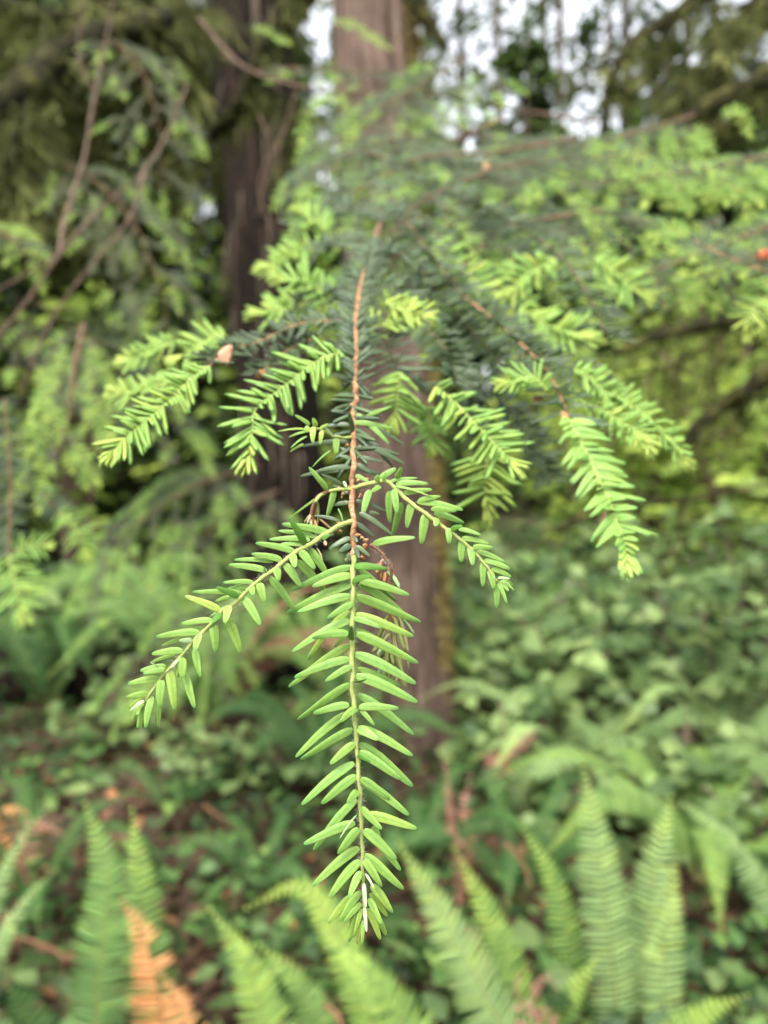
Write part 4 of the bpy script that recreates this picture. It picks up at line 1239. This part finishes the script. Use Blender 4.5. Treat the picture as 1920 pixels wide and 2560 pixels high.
# --- brown main stem, from far behind down to the start of the green shoot
S_BROWN = [(1250, 300, 1.7), (1110, 370, 1.25), (1030, 440, .90), (965, 530, .62), (932, 620, .46), (905, 700, .375), (890, 800, .325), (891, 880, .290), (888, 960, .262), (890, 1000, .250), (881, 1023, .244), (884.5, 1081, .235), (883, 1127, .228),
           (884, 1163, .222), (880, 1217, .215), (881, 1271, .209), (884, 1307, .205), (884, 1353, .201), (884, 1388, .199)]
bs, bp, br = stem_part('main_stem', S_BROWN[4:], 11, 14, 'twig_brown', .55, 150, 1.15)
bs2, _, _ = stem_part('rear_stem', S_BROWN[:5], 16, 15, 'twig_old', .3, 60)
hairs(bs, bp[60:], br[60:], 500, 3, .0005)

# --- central green shoot
S_MAIN = [(884, 1384, .199), (883, 1430, .1975), (883, 1480, .196), (881, 1553, .195), (880, 1625, .194), (882, 1722, .193), (888, 1805, .192), (893.6, 1892, .1915), (900, 1990, .191), (904, 2087, .191), (906, 2136, .191), (908, 2214, .1915), (911, 2290, .192)]
ms, mp_, mr = stem_part('shoot', S_MAIN, 14.5, 8, 'twig_green', .25, 80, 1.0)
ms['_main'] = 1
hairs(ms, mp_, mr, 1500, 4, .0016)
listed(ms, S_MAIN, ZA, 4.1475, [
    (745, 235, 120, 478, 80, -.1), (745, 325, 335, 440, 82, .05), (735, 430, 70, 712, 82, -.2), (735, 540, 182, 703, 85, .1), (755, 620, 490, 770, 66, .5), (728, 790, 124, 1115, 84, 0),
    (715, 690, 280, 1198, 72, -.7), (712, 925, 332, 972, 76, .4), (682, 960, 564, 1068, 40, -.5), (728, 1040, 88, 1482, 80, -.45), (728, 1190, 150, 1382, 84, .05), (742, 1270, 470, 1423, 66, .45),
    (728, 1450, 178, 1824, 86, 0),
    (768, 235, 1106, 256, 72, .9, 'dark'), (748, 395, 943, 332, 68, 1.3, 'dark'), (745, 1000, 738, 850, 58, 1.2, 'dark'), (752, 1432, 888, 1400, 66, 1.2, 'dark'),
    (800, 250, 1208, 592, 66, -.7), (828, 385, 1340, 530, 82, .05), (775, 540, 1462, 812, 96, .1), (820, 412, 1330, 758, 78, -.5), (768, 735, 1385, 958, 90, 0), (765, 770, 1045, 866, 58, .6), (792, 930, 1435, 1235, 98, .05),
    (790, 890, 1180, 1110, 62, -.3), (772, 1140, 1411, 1448, 100, .05), (800, 1290, 1260, 1470, 60, -.5), (785, 1365, 1427, 1642, 104, .1), (805, 1560, 1388, 1975, 82, -.35)], rd)
listed(ms, S_MAIN, ZB, 4.608, [
    (705, 100, 290, 200, 86, .5), (700, 190, 85, 705, 90, -.4), (745, 380, 145, 728, 96, .05), (775, 140, 600, 298, 78, 1.0), (812, 160, 722, 222, 34, 1.0, 'fresh'),
    (770, 545, 484, 783, 86, .3), (762, 770, 155, 1253, 100, 0), (788, 920, 384, 1240, 100, .15), (812, 1095, 680, 1232, 82, .9), (792, 1190, 292, 1775, 90, -.45), (772, 1460, 181, 1705, 98, .1),
    (788, 1375, 594, 1642, 28, .5, 'white'),
    (818, 130, 1272, 140, 86, .35), (840, 165, 996, 333, 52, .4), (800, 375, 1042, 502, 98, .6, 'fresh'), (800, 360, 1437, 688, 96, 0), (820, 550, 1441, 1040, 112, -.15), (820, 640, 1310, 962, 96, .1),
    (800, 688, 952, 755, 44, 1.0, 'dark'), (838, 950, 1170, 1182, 92, .5), (840, 980, 1397, 1372, 96, 0), (838, 1290, 1082, 1532, 86, .8, 'fresh'), (900, 1365, 1482, 1525, 102, .05)], rd)
listed(ms, S_MAIN, ZC, 5.184, [
    (815, 160, 540, 493, 112, .35), (815, 410, 210, 905, 112, 0), (832, 575, 428, 1055, 116, .1), (842, 720, 680, 1062, 96, .4), (720, 1030, 415, 1387, 90, -.3), (838, 980, 560, 1372, 92, 0), (848, 1130, 625, 1370, 72, .25),
    (800, 1260, 682, 1630, 78, -.3), (852, 1200, 750, 1560, 62, .15), (830, 1400, 792, 1662, 60, -.45), (862, 1350, 858, 1662, 52, 0), (880, 180, 1300, 560, 120, .4), (990, 140, 1092, 310, 90, -.35), (1040, 340, 1358, 705, 90, -.4),
    (885, 500, 1396, 950, 118, 0), (882, 570, 1112, 915, 100, .45), (975, 890, 1254, 1258, 104, 0), (960, 1000, 1186, 1300, 80, -.45), (940, 1070, 1112, 1402, 86, .15), (1010, 1260, 1172, 1547, 78, -.3),
    (925, 1200, 1095, 1602, 86, -.1), (872, 870, 908, 1182, 76, .9, 'white'), (888, 1185, 914, 1500, 70, .9, 'white'), (900, 750, 1012, 938, 42, .6, 'white')], rd)

# --- left shoot
S_LEFT = [(882, 1303, .205), (847, 1315, .2025), (804, 1342, .200), (765, 1367, .198), (738, 1381, .197), (707.6, 1405.5, .1955), (675, 1432, .1945), (642, 1455, .1935), (615, 1481, .193), (580.5, 1514, .192), (556, 1524.6, .1915),
          (538.7, 1550.7, .191), (506, 1581, .1905), (478, 1611, .190), (452, 1642, .190), (421.5, 1674, .190), (397.6, 1702.6, .190), (378, 1730.8, .190), (363, 1757, .1905)]
ls, lp, lr = stem_part('shoot', S_LEFT, 13, 7, 'twig_green', .25, 70, 1.1)
ls['_yel'] = .1
hairs(ls, lp, lr, 1100, 6, .0014)
listed(ls, S_LEFT, ZD, 4.879, [
    (1300, 368, 708, 242, 86, .1), (1115, 405, 665, 326, 62, -.2), (1050, 440, 553, 432, 66, -.1), (965, 500, 690, 488, 60, -.35), (872, 588, 385, 474, 78, .05), (1200, 430, 1290, 372, 60, .5, 'dark'),
    (985, 500, 798, 168, 84, 1.0, 'dark'), (705, 685, 335, 608, 76, .05), (600, 705, 124, 680, 60, -.2), (520, 815, 58, 742, 76, 0), (512, 845, 490, 765, 50, .6, 'white'), (828, 620, 870, 772, 92, .7), (925, 575, 1112, 792, 96, .4),
    (1025, 540, 1270, 868, 98, -.35), (880, 690, 1262, 1092, 100, -.6), (735, 730, 940, 1010, 96, 0), (640, 775, 662, 938, 100, .8), (560, 895, 880, 1305, 96, .05), (425, 965, 492, 1190, 100, .5), (325, 1020, 362, 1105, 84, .8),
    (240, 1145, 450, 1478, 102, .1), (360, 955, -10, 958, 56, 0), (215, 1000, 35, 1042, 42, -.3), (262, 1055, 168, 1020, 36, .6)], rd)
ls['_yel'] = .35
listed(ls, S_LEFT, ZE, 4.608, [
    (1405, 205, 833, 182, 62, 0), (1365, 245, 1113, 132, 70, .7, 'dark'), (1262, 240, 1100, 290, 42, -.35), (1168, 405, 747, 228, 78, .05), (1250, 340, 1214, 545, 102, .7), (1235, 500, 1392, 885, 102, -.1), (1072, 555, 1108, 880, 102, .05),
    (1115, 432, 1033, 468, 52, .7, 'white'), (1170, 440, 1055, 540, 74, .7, 'dark'), (1065, 510, 708, 553, 70, .05), (965, 600, 608, 675, 48, -.35), (915, 650, 418, 698, 80, 0), (740, 725, 480, 803, 44, -.4),
    (832, 748, 684, 745, 84, .6, 'white'), (910, 670, 868, 855, 100, .6), (862, 835, 928, 1168, 98, 0), (722, 862, 366, 897, 78, .05), (630, 910, 348, 1000, 42, -.4), (458, 1060, 348, 993, 26, .5, 'white'),
    (532, 1045, 232, 1090, 72, 0), (515, 1075, 268, 1122, 66, .35), (680, 958, 588, 1062, 54, .6, 'white'), (705, 940, 722, 1175, 100, .5), (690, 1060, 662, 1172, 44, -.1), (738, 1110, 862, 1520, 92, -.2),
    (565, 1080, 628, 1537, 102, .05), (465, 1180, 93, 1240, 78, 0), (480, 1200, 462, 1512, 98, .35), (428, 1330, 445, 1740, 58, -.3), (335, 1352, 66, 1400, 70, .1), (270, 1405, 93, 1517, 38, -.3),
    (275, 1435, 123, 1552, 64, .5, 'white'), (372, 1385, 293, 1748, 80, .15), (300, 1470, 203, 1752, 74, 0), (275, 1560, 242, 1755, 44, -.3), (248, 1470, 127, 1672, 54, -.1), (262, 1470, 190, 1600, 54, .2)], rd)

# --- right shoot
S_RIGHT = [(882, 1222, .2145), (905, 1214, .213), (939.6, 1206, .212), (966, 1203.7, .211), (984.7, 1217, .2105), (1019, 1251, .209), (1059, 1280.6, .208), (1098.7, 1310, .207), (1141, 1341.6, .206), (1178, 1373, .2055), (1210, 1408, .205), (1231, 1437, .205), (1243, 1456, .205)]
rs, rp, rr_ = stem_part('shoot', S_RIGHT, 12, 7, 'twig_green', .25, 60, 1.2)
hairs(rs, rp, rr_, 500, 8, .0011)
listed(rs, S_RIGHT, ZF, 3.770, [
    (130, 190, 232, 242, 32, 0), (245, 320, 172, 562, 66, .35), (345, 285, 258, 342, 46, .6), (335, 225, 490, 115, 60, .2), (500, 215, 540, 108, 56, .2), (372, 240, 390, 148, 32, .4), (310, 245, 325, 180, 60, .5), (430, 242, 692, 206, 30, 0),
    (490, 265, 795, 262, 52, .1), (560, 352, 832, 316, 52, 0), (480, 288, 832, 386, 22, .4), (700, 425, 912, 380, 48, .1), (690, 432, 1122, 508, 62, 0), (430, 330, 434, 632, 68, -.4), (465, 315, 502, 542, 66, .5), (545, 440, 455, 760, 66, -.6),
    (645, 440, 592, 680, 76, .05), (772, 545, 728, 832, 82, .1), (875, 585, 862, 662, 62, .6), (850, 535, 1132, 632, 60, 0), (820, 500, 1060, 520, 48, .3), (1005, 700, 1118, 658, 50, 1.0, 'dark'), (1080, 690, 1292, 745, 42, 0), (1110, 775, 1366, 826, 48, 0),
    (985, 680, 990, 825, 62, .35), (1115, 795, 1104, 1000, 68, 0), (1185, 855, 1212, 1030, 66, .15), (1215, 860, 1402, 865, 52, .4), (1255, 900, 1515, 1000, 46, 0), (1325, 980, 1562, 1066, 56, .2), (1392, 1060, 1577, 1140, 48, 0),
    (1312, 1000, 1308, 1232, 58, .05), (1372, 1075, 1412, 1255, 62, .15), (1450, 1150, 1562, 1156, 36, .5, 'white'), (1432, 1180, 1440, 1430, 60, 0), (1445, 1180, 1537, 1388, 38, .1), (1470, 1180, 1552, 1272, 38, .1), (1490, 1170, 1603, 1266, 32, 0), (1500, 1160, 1602, 1230, 32, .1),
    (270, 835, 670, 768, 66, .6)], rd)

# --- two small shoots on the left of the brown stem
S_SM = [(884, 1093, .233), (860, 1095, .231), (846, 1092, .229), (828, 1090, .227), (800, 1073, .224), (765, 1073, .222)]
ss, sp_, sr = stem_part('shoot', S_SM, 8, 6, 'twig_green', .2, 24)
ss['_yel'] = .5
listed(ss, S_SM, ZG, 5.53, [(300, 345, 95, 208, 52, .2), (385, 370, 345, 250, 72, .4), (352, 370, 342, 592, 78, .4), (475, 420, 442, 612, 62, .3), (672, 530, 664, 752, 88, .3), (250, 405, -140, 432, 26, 0), (245, 440, 15, 512, 32, .1),
                            (265, 500, 38, 662, 30, 0), (215, 610, 28, 715, 32, 0), (628, 525, 488, 358, 52, .5, 'white'), (440, 400, 560, 330, 40, .2), (300, 380, 230, 440, 90, .3)], rd)
S_SM2 = [(882, 1222, .214), (862, 1224, .213), (846, 1224, .212), (825, 1228, .211), (800, 1240, .2105), (788, 1256, .210)]
s2, _, _ = stem_part('shoot', S_SM2, 9, 9, 'twig_green', .2, 24)
listed(s2, S_SM2, ZG, 5.53, [(545, 1245, 290, 925, 76, .5), (645, 1245, 538, 1612, 92, .2), (590, 700, 338, 925, 24, -.1), (565, 1275, 8, 1645, 30, -.2)], rd)

# --- old blue-green needles round the brown stem
S_OLD = S_BROWN[5:]
bs['_yel'] = 0
listed(bs, S_OLD, ZG, 5.53, [
    (855, 190, 598, 150, 60, .1, 'old'), (890, 445, 845, 165, 66, .9, 'old'), (850, 345, 490, 362, 62, -.4, 'old'), (860, 580, 185, 640, 62, -.5, 'old'), (865, 735, 600, 650, 60, -.3, 'old'), (865, 820, 690, 768, 52, -.1, 'old'),
    (860, 930, 400, 985, 74, -.1, 'old'), (700, 980, 175, 1050, 62, -.6, 'old'), (745, 1175, 465, 1028, 52, .1, 'old'), (700, 1670, 355, 1598, 50, 0, 'old'), (868, 1905, 562, 2062, 78, .2, 'old'), (868, 2005, 698, 2112, 84, .3, 'old'),
    (850, 2110, 820, 2240, 60, 0, 'old'), (940, 2020, 1132, 2162, 62, .3, 'old'), (930, 1700, 1200, 1905, 66, -.1, 'old'), (985, 1560, 1450, 1868, 70, -.2, 'old'), (1120, 1555, 1262, 1582, 50, -.2, 'old'), (950, 540, 1260, 628, 72, -.2, 'old'),
    (955, 650, 1540, 752, 66, -.4, 'old'), (950, 795, 1310, 852, 60, -.1, 'old'), (1180, 690, 1612, 884, 66, -.6, 'old'), (1150, 620, 1445, 925, 60, -.5, 'old'), (945, 890, 1140, 1010, 64, .1, 'old'), (1030, 340, 1615, 620, 60, -.9, 'old'),
    (950, 200, 1080, 300, 62, .4, 'fresh'), (920, 312, 1455, 402, 72, .4, 'fresh'), (1080, 315, 1395, 606, 64, .5, 'fresh'), (1050, 260, 1430, 90, 52, .2, 'fresh'), (930, 1045, 1110, 1130, 60, .4, 'fresh'), (900, 1900, 960, 1960, 60, .6, 'old'),
    (925, 2050, 985, 2180, 56, .6, 'old'), (690, 1500, 770, 1690, 24, .2, 'dark'), (860, 1420, 600, 1460, 60, -.5, 'old'), (930, 1390, 1360, 1540, 56, -.6, 'old'), (850, 1300, 620, 1180, 60, -.6, 'old'), (940, 950, 1380, 1080, 60, -.5, 'old')], rd)

OVER = []
for q in range(34):
    k_ = rd.uniform(.12, .95); pth = smooth_path([PX(*z) for z in S_OLD[:9]], 60); i_ = int(k_ * 58)
    D = (CAMX * rd.choice((-1, 1)) * rd.uniform(.3, 1) + CAMY * rd.uniform(-1, .1) + CAMZ * rd.uniform(.2, .9)).normalized()
    OVER.append((tuple(pth[i_] + CAMZ * .0008), tuple(D), tuple(CAMZ + CAMX * rd.gauss(0, .4)), rd.uniform(.005, .010), .0016, rd.random(), .03))
# bud scales on the brown stem
for (gx, gy, r_) in [(895, 135, 8), (905, 170, 6), (965, 1105, 7), (1100, 1085, 5), (700, 1210, 5), (760, 1290, 5), (745, 1335, 4), (700, 1705, 8), (735, 1725, 6), (720, 1800, 6), (960, 1860, 7), (1060, 1935, 9), (1045, 2010, 5), (890, 2090, 9), (893, 2125, 7),
                     (830, 620, 5), (1000, 1320, 6), (840, 1195, 6), (1010, 2165, 5), (795, 2200, 4), (1020, 1890, 6)]:
    x_, y_ = ZG(gx, gy); d_ = stem_d(densify(S_OLD), x_, y_)
    p = PX(x_, y_, d_ - .001)
    rr0 = r_ * W1 * d_ / 1920
    fb = []
    for k in range(7):
        D = (CAMX * rd.uniform(-1, 1) + CAMY * rd.uniform(-1.2, .6) + CAMZ * rd.uniform(0, .8)).normalized()
        fb.append((tuple(p - D * rr0 * .4), tuple(D), tuple(CAMZ + CAMX * rd.gauss(0, .7)), rr0 * rd.uniform(.9, 1.8), rr0 * rd.uniform(.5, .9), rd.random()))
    o = link('bud_scales', scatter_mesh('bud_scales', NEEDLE_LO, [a[0] for a in fb], [a[1] for a in fb], [a[2] for a in fb], [a[3] for a in fb], [a[4] for a in fb], [a[4] * .2 for a in fb], [a[5] for a in fb], M['rust'], .15), mb)
    o['kind'] = 'stuff'

# --- withered side shoots
wb = Bag()


def wl(Z, sc, d, lst, mat):
    for q in lst:
        x0, y0 = Z(q[0], q[1]); x1, y1 = Z(q[2], q[3])
        a, b2 = PX(x0, y0, d), PX(x1, y1, d + rd.gauss(-.0005, .0015))
        wb.add(mat, a, b2 - a, CAMZ + CAMX * rd.gauss(0, .8), (b2 - a).length, (q[4] * 1.4 if q[4] < 60 else 60) / sc * W1 * d / 1920, rd.random(), rd.gauss(0, .06))


wr = [ZA(940, 10), ZA(1040, 85), ZA(1105, 180), ZA(1150, 265), ZA(1140, 400), ZA(1135, 540), ZA(1140, 740), ZA(1150, 900)]
wb.twig('rachis_brown', smooth_path([PX(x, y, .2015 + .0003 * i) for i, (x, y) in enumerate(wr)], 26), .00042, 7, .6)
wl(ZA, 4.1475, .2045, [(1160, 200, 1225, 420, 80), (1120, 220, 1180, 390, 60), (1090, 290, 1085, 400, 46), (1050, 185, 1000, 300, 46), (1000, 200, 1045, 370, 55), (1075, 160, 1030, 200, 40), (890, -10, 870, 70, 40), (840, 110, 878, 165, 34), (1150, 730, 1230, 900, 30), (1135, 500, 1125, 600, 34)], 'rust')
wl(ZA, 4.1475, .2035, [(1110, 285, 1240, 458, 52), (1270, 780, 1392, 938, 26), (1050, 1080, 1010, 1150, 30), (1040, 1300, 1000, 1360, 34), (1060, 1310, 1050, 1400, 30)], 'white')
wl(ZA, 4.1475, .2050, [(1120, 740, 1000, 1010, 36), (1185, 760, 1300, 1120, 54), (1190, 930, 1330, 1500, 66), (1135, 930, 950, 1130, 46), (1160, 1060, 1205, 1470, 62), (1120, 1080, 1000, 1200, 46), (1240, 770, 1330, 1150, 44), (1150, 900, 1250, 1260, 60),
                       (1170, 950, 1290, 1430, 50), (1100, 1200, 1060, 1560, 60), (1110, 1100, 1130, 1420, 50), (1190, 1200, 1320, 1500, 60), (1090, 890, 1010, 1080, 30), (1210, 700, 1340, 1300, 40), (1150, 1150, 1180, 1250, 40)], 'wilt')
lw = [ZG(570, 1262), ZG(470, 1300), ZG(400, 1360), ZG(345, 1470), ZG(325, 1600), ZG(350, 1700)]
wb.twig('rachis_brown', smooth_path([PX(x, y, .2105 + .0004 * i) for i, (x, y) in enumerate(lw)], 22), .00055, 7, .5)
wl(ZG, 5.53, .2130, [(390, 1380, 300, 1660, 50), (400, 1400, 345, 1700, 60), (350, 1500, 260, 1720, 36), (370, 1650, 420, 1860, 46), (430, 1640, 600, 1790, 30), (340, 1640, 370, 1760, 50), (500, 1950, 530, 2010, 40)], 'rust')
wl(ZG, 5.53, .2125, [(400, 1400, 420, 1640, 36), (425, 1560, 405, 1750, 24), (330, 1560, 225, 1700, 30), (400, 2050, 470, 2240, 26), (380, 2080, 440, 2320, 26), (330, 2050, 360, 2380, 40)], 'wilt')
wl(ZG, 5.53, .2120, [(300, 1650, 330, 1740, 40), (760, 1130, 810, 1210, 46), (380, 1850, 400, 1930, 36)], 'white')
wroot, _, _ = stem_part('withered_twig', [(ZA(935, 5)[0], ZA(935, 5)[1], .201), (ZA(1040, 85)[0], ZA(1040, 85)[1], .2018), (ZA(1110, 190)[0], ZA(1110, 190)[1], .2022)], 8, 6, 'rachis_brown', .4, 16)
hairs(wroot, smooth_path([PX(x, y, .2015) for x, y in wr[:4]], 16), [.0004] * 16, 260, 12, .0011)
wb.build(mb)

# --- the remaining side shoots, singly built while the count allows
def free_shoot(st, nlen, w, step, seed, mat='fresh', v=(.4, .15), single=True, stem='twig_green', close=True, top=.3, sw=8):
    """st in photo pixels + depth; needle length and width in photo pixels at the first point"""
    d = st[0][2]; k = W1 * d / 1920
    b_ = Bag()
    P = [PX(*q) for q in st]
    if mat == 'fresh': nlen, w, step, top = nlen * 1.10, w * .98, step * .66, top + .1
    b_.shoot(P, nlen * k, w * k, step * k, mat, seed, v=v, close=close, top=top)
    so = link('shoot', tube_mesh('shoot', smooth_path(P, 24), [sw * .5 * k * (1 - .02 * i) for i in range(24)], M[stem], 7, .3), mb)
    lst = b_.n[mat]
    r2 = random.Random(seed)
    if single:
        for q_, (bb, xx, nn, l, w_, v_, c_) in enumerate(lst):
            if NCOUNT[0] >= 299:
                lst = lst[q_:]
                break
            bb, xx = Vector(bb), Vector(xx)
            hi_needle(so, bb, bb + xx * l, w_ * 1.02, Vector(nn), CAMY, .03, r2.gauss(0, .3), v_, mat)
            NCOUNT[0] += 1
        else:
            return so
        lst = []
    if lst:
        BULK.n.setdefault(mat, []).extend(lst)
    return so


BULK = Bag()
BULK.n['old'] = OVER
# right back shoot, the largest of the softly blurred ones
Q4 = spx(2.9625, 1200, 880)
qs = [Q4(*q) for q in [(645, 490), (700, 590), (770, 710), (850, 880), (910, 1010), (970, 1120), (1020, 1270), (1060, 1380), (1085, 1520)]]
free_shoot([(x, y, .300 - .004 * i) for i, (x, y) in enumerate(qs)], 76, 15, 19, 31, top=.3, single=True, sw=9)
Z2 = spx(2.676, 240, 820)
free_shoot([(*Z2(*q), .262 - .003 * i) for i, q in enumerate([(1640, 170), (1500, 210), (1300, 360), (1180, 450), (1060, 560), (1045, 700), (1020, 850)])], 88, 16, 19, 32, single=False, sw=8)
free_shoot([(*Z2(*q), .275 - .003 * i) for i, q in enumerate([(760, 260), (620, 350), (500, 480), (400, 570), (290, 660), (180, 750), (110, 830)])], 72, 14, 17, 33, single=False, sw=7, v=(.55, .15))
free_shoot([(*Z2(*q), .36) for q in [(860, 40), (740, 80), (640, 150), (560, 200)]], 62, 13, 15, 34, single=False, v=(.6, .1))
free_shoot([(*Z2(*q), .40) for q in [(520, 90), (420, 140), (320, 180), (200, 220)]], 52, 12, 14, 35, single=False, v=(.6, .15))
free_shoot([(*Z2(*q), .36) for q in [(520, 330), (400, 400), (250, 430), (140, 430)]], 55, 12, 14, 351, single=False, v=(.6, .15))
Z3 = spx(3.456, 860, 880)
free_shoot([(*Z3(*q), .305) for q in [(490, 180), (470, 300), (455, 420), (440, 560)]], 78, 13, 16, 36, single=False, v=(.6, .15))
free_shoot([(*Z3(*q), .285 - .003 * i) for i, q in enumerate([(800, 300), (1000, 480), (1100, 590), (1200, 690), (1350, 850), (1450, 960)])], 80, 15, 18, 37, single=False, v=(.5, .2))
free_shoot([(*Z3(*q), .30) for q in [(1240, 790), (1240, 900), (1230, 1080), (1210, 1180), (1235, 1300)]], 88, 14, 20, 38, single=False, v=(.7, .15))
free_shoot([(*Z3(*q), .35) for q in [(740, 480), (735, 600), (745, 780)]], 58, 13, 14, 39, single=False, v=(.1, .1))
Z5 = spx(3.19, 620, 500)
free_shoot([(*Z5(*q), .42) for q in [(610, 760), (430, 830), (290, 870), (130, 900)]], 78, 14, 15, 40, single=False, v=(.6, .15))
free_shoot([(*Z5(*q), .40) for q in [(700, 800), (600, 740), (450, 640), (300, 640)]], 70, 14, 15, 401, single=False, v=(.4, .15))
free_shoot([(*Z5(*q), .50) for q in [(600, 560), (540, 400), (380, 430), (230, 500), (150, 530)]], 60, 12, 13, 41, single=False, v=(.7, .15))
free_shoot([(*Z5(*q), .60) for q in [(620, 250), (560, 180), (500, 160), (440, 120)]], 60, 12, 12, 42, single=False, v=(.5, .15))
free_shoot([(*Z5(*q), .33) for q in [(940, 1070), (1080, 990), (1200, 940), (1290, 890)]], 62, 12, 15, 43, single=False, v=(.85, .1))
free_shoot([(*Z5(*q), .33) for q in [(1100, 820), (1200, 860), (1290, 890), (1400, 930)]], 60, 12, 15, 431, single=False, v=(.85, .1))
Z9 = spx(1.843, 900, 600)
for i, (p, d_) in enumerate([([(740, 310), (860, 390), (1030, 440)], .42), ([(420, 130), (520, 180), (610, 240)], .48), ([(900, 90), (780, 150), (690, 230)], .46), ([(1080, 90), (1180, 150), (1290, 250)], .5), ([(280, 20), (350, 60), (430, 120)], .52)]):
    free_shoot([(*Z9(*q), d_) for q in p], 74, 14, 13, 44 + i, single=False, v=(.6, .2))
free_shoot([(*Q4(*q), .335 - .004 * i) for i, q in enumerate([(560, 320), (700, 350), (850, 400), (1000, 490), (1150, 580), (1220, 680)])], 62, 12, 13, 50, single=False, v=(.55, .2))
free_shoot([(*Q4(*q), .33) for q in [(850, 250), (1000, 330), (1180, 430), (1320, 560), (1440, 680), (1520, 800)]], 55, 12, 13, 51, single=False, v=(.55, .2))
free_shoot([(*Q4(*q), .33) for q in [(700, 130), (800, 180), (900, 270), (1000, 340)]], 60, 12, 13, 511, single=False, v=(.4, .2))
free_shoot([(*Q4(*q), .31) for q in [(500, 290), (400, 190), (300, 200), (200, 230)]], 56, 12, 16, 52, single=False, v=(.5, .2))

# old, dark side twigs that carry them
for i, (p, nl_, w_) in enumerate([
        ([(889, 799, .325), (740, 812, .33), (660, 850, .325), (585, 872, .31), (520, 900, .28)], 60, 12),
        ([(793, 846, .33), (744, 861, .33), (688, 898, .32), (651, 936, .30)], 62, 12),
        ([(1157, 740, .42), (1215, 785, .40), (1273, 833, .38), (1366, 926, .34), (1423, 1041, .305)], 78, 12),
        ([(1010, 540, .54), (1080, 640, .48), (1157, 740, .42)], 70, 11),
        ([(905, 700, .38), (820, 730, .40), (740, 760, .41)], 66, 11),
        ([(905, 700, .38), (980, 720, .38), (1050, 800, .37), (1120, 880, .35), (1140, 960, .32)], 76, 12),
        ([(932, 620, .44), (850, 600, .48), (760, 640, .5)], 66, 11),
        ([(932, 620, .44), (1010, 640, .45), (1090, 720, .45), (1180, 830, .42), (1260, 920, .4)], 70, 11),
        ([(890, 800, .33), (960, 850, .33), (1000, 930, .31)], 76, 12),
        ([(1180, 500, .66), (1280, 560, .6), (1400, 640, .55), (1480, 760, .5), (1520, 850, .45)], 66, 11),
        ([(1270, 830, .38), (1330, 880, .38), (1450, 930, .36), (1540, 1000, .35)], 66, 11),
        ([(1000, 930, .33), (1100, 1000, .36), (1250, 1080, .38), (1350, 1150, .4)], 66, 12),
        ([(1150, 960, .4), (1250, 1000, .42), (1330, 1080, .42), (1380, 1200, .42)], 66, 12),
        ([(1010, 540, .54), (900, 520, .6), (800, 520, .62), (740, 560, .62)], 66, 12),
        ([(1180, 500, .66), (1060, 470, .7), (950, 480, .7)], 66, 12),
        ([(888, 960, .262), (891, 880, .290), (890, 800, .325), (905, 700, .375), (932, 620, .44)], 92, 13)]):
    free_shoot(p, nl_, w_, 12, 80 + i, 'old', (.4, .25), False, 'twig_brown' if i in (0, 1, 2) else 'twig_old', False, .45, 8 if i in (0, 1, 2) else 5.5)
BULK.build(mb)

# dry scales and small cone caught on side twigs
M['papery'] = leaf_mat('papery_scale', [(0, (.62, .34, .20)), (1, (.74, .48, .32))], .3, .6, .15, None, 500, .2)
x_, y_ = Z2(880, 150)
sc_ = [(x_ - 28, y_ + 28, 24, 'rust'), (x_ + 4, y_ - 8, 20, 'papery'), (x_ - 2, y_ + 24, 30, 'papery')]
cb = Bag()
for (a0, b0, a1, b1, w_) in [(910, 120, 800, 230, 36), (905, 125, 835, 250, 34), (900, 130, 872, 255, 26), (790, 215, 760, 270, 16)]:
    p0, p1 = PX(*Z2(a0, b0), .285), PX(*Z2(a1, b1), .280)
    cb.add('papery', p0, p1 - p0, CAMZ, (p1 - p0).length, w_ * .00011, rd.random(), .05)
for (a0, b0, a1, b1, w_) in [(390, 1260, 300, 1360, 30), (1480, 130, 1440, 170, 22)]:
    pass
x_, y_ = Q4(425, 362)
p0 = PX(x_ + 14, y_ - 6, .318)
for k in range(9):
    D = (CAMX * -1 + CAMY * rd.uniform(-.7, .3) + CAMZ * rd.uniform(-.5, .5)).normalized()
    cb.add('papery' if k < 6 else 'wilt', p0, D, CAMZ + CAMY * rd.gauss(0, .6), .0052 * rd.uniform(.6, 1), .0022, rd.random(), .1)
x_, y_ = Q4(640, 440)
for k in range(4):
    a_ = PX(x_ - 6 + rd.uniform(-3, 3), y_, .300); cb.add('rust', a_, CAMY * -1 + CAMX * rd.uniform(-.1, .5), CAMZ, .005, .002, rd.random())
x_, y_ = Q4(925, 1170)
for k in range(3):
    a_ = PX(x_, y_, .292); b2 = PX(*Q4(885 + 20 * k, 1340), .292); cb.add('rust', a_, b2 - a_, CAMZ + CAMX, (b2 - a_).length, .0022, rd.random())
for (vx, vy, d_) in [(565, 800, .3), (1048, 350, .7), (690, 775, .33), (685, 800, .33), (790, 540, .45), (812, 600, .42)]:
    a_ = VV(vx, vy, d_)
    for k in range(3):
        cb.add('rust', a_, CAMY * -1 + CAMX * rd.uniform(-.8, .8), CAMZ, .012 * d_, .004 * d_, rd.random())
cb.build(mb, {'papery': 'dry_scales', 'rust': 'dead_needles', 'wilt': 'wilted_needles'})

for o in list(bpy.data.objects):
    for k in ('_main', '_yel'):
        if k in o: del o[k]
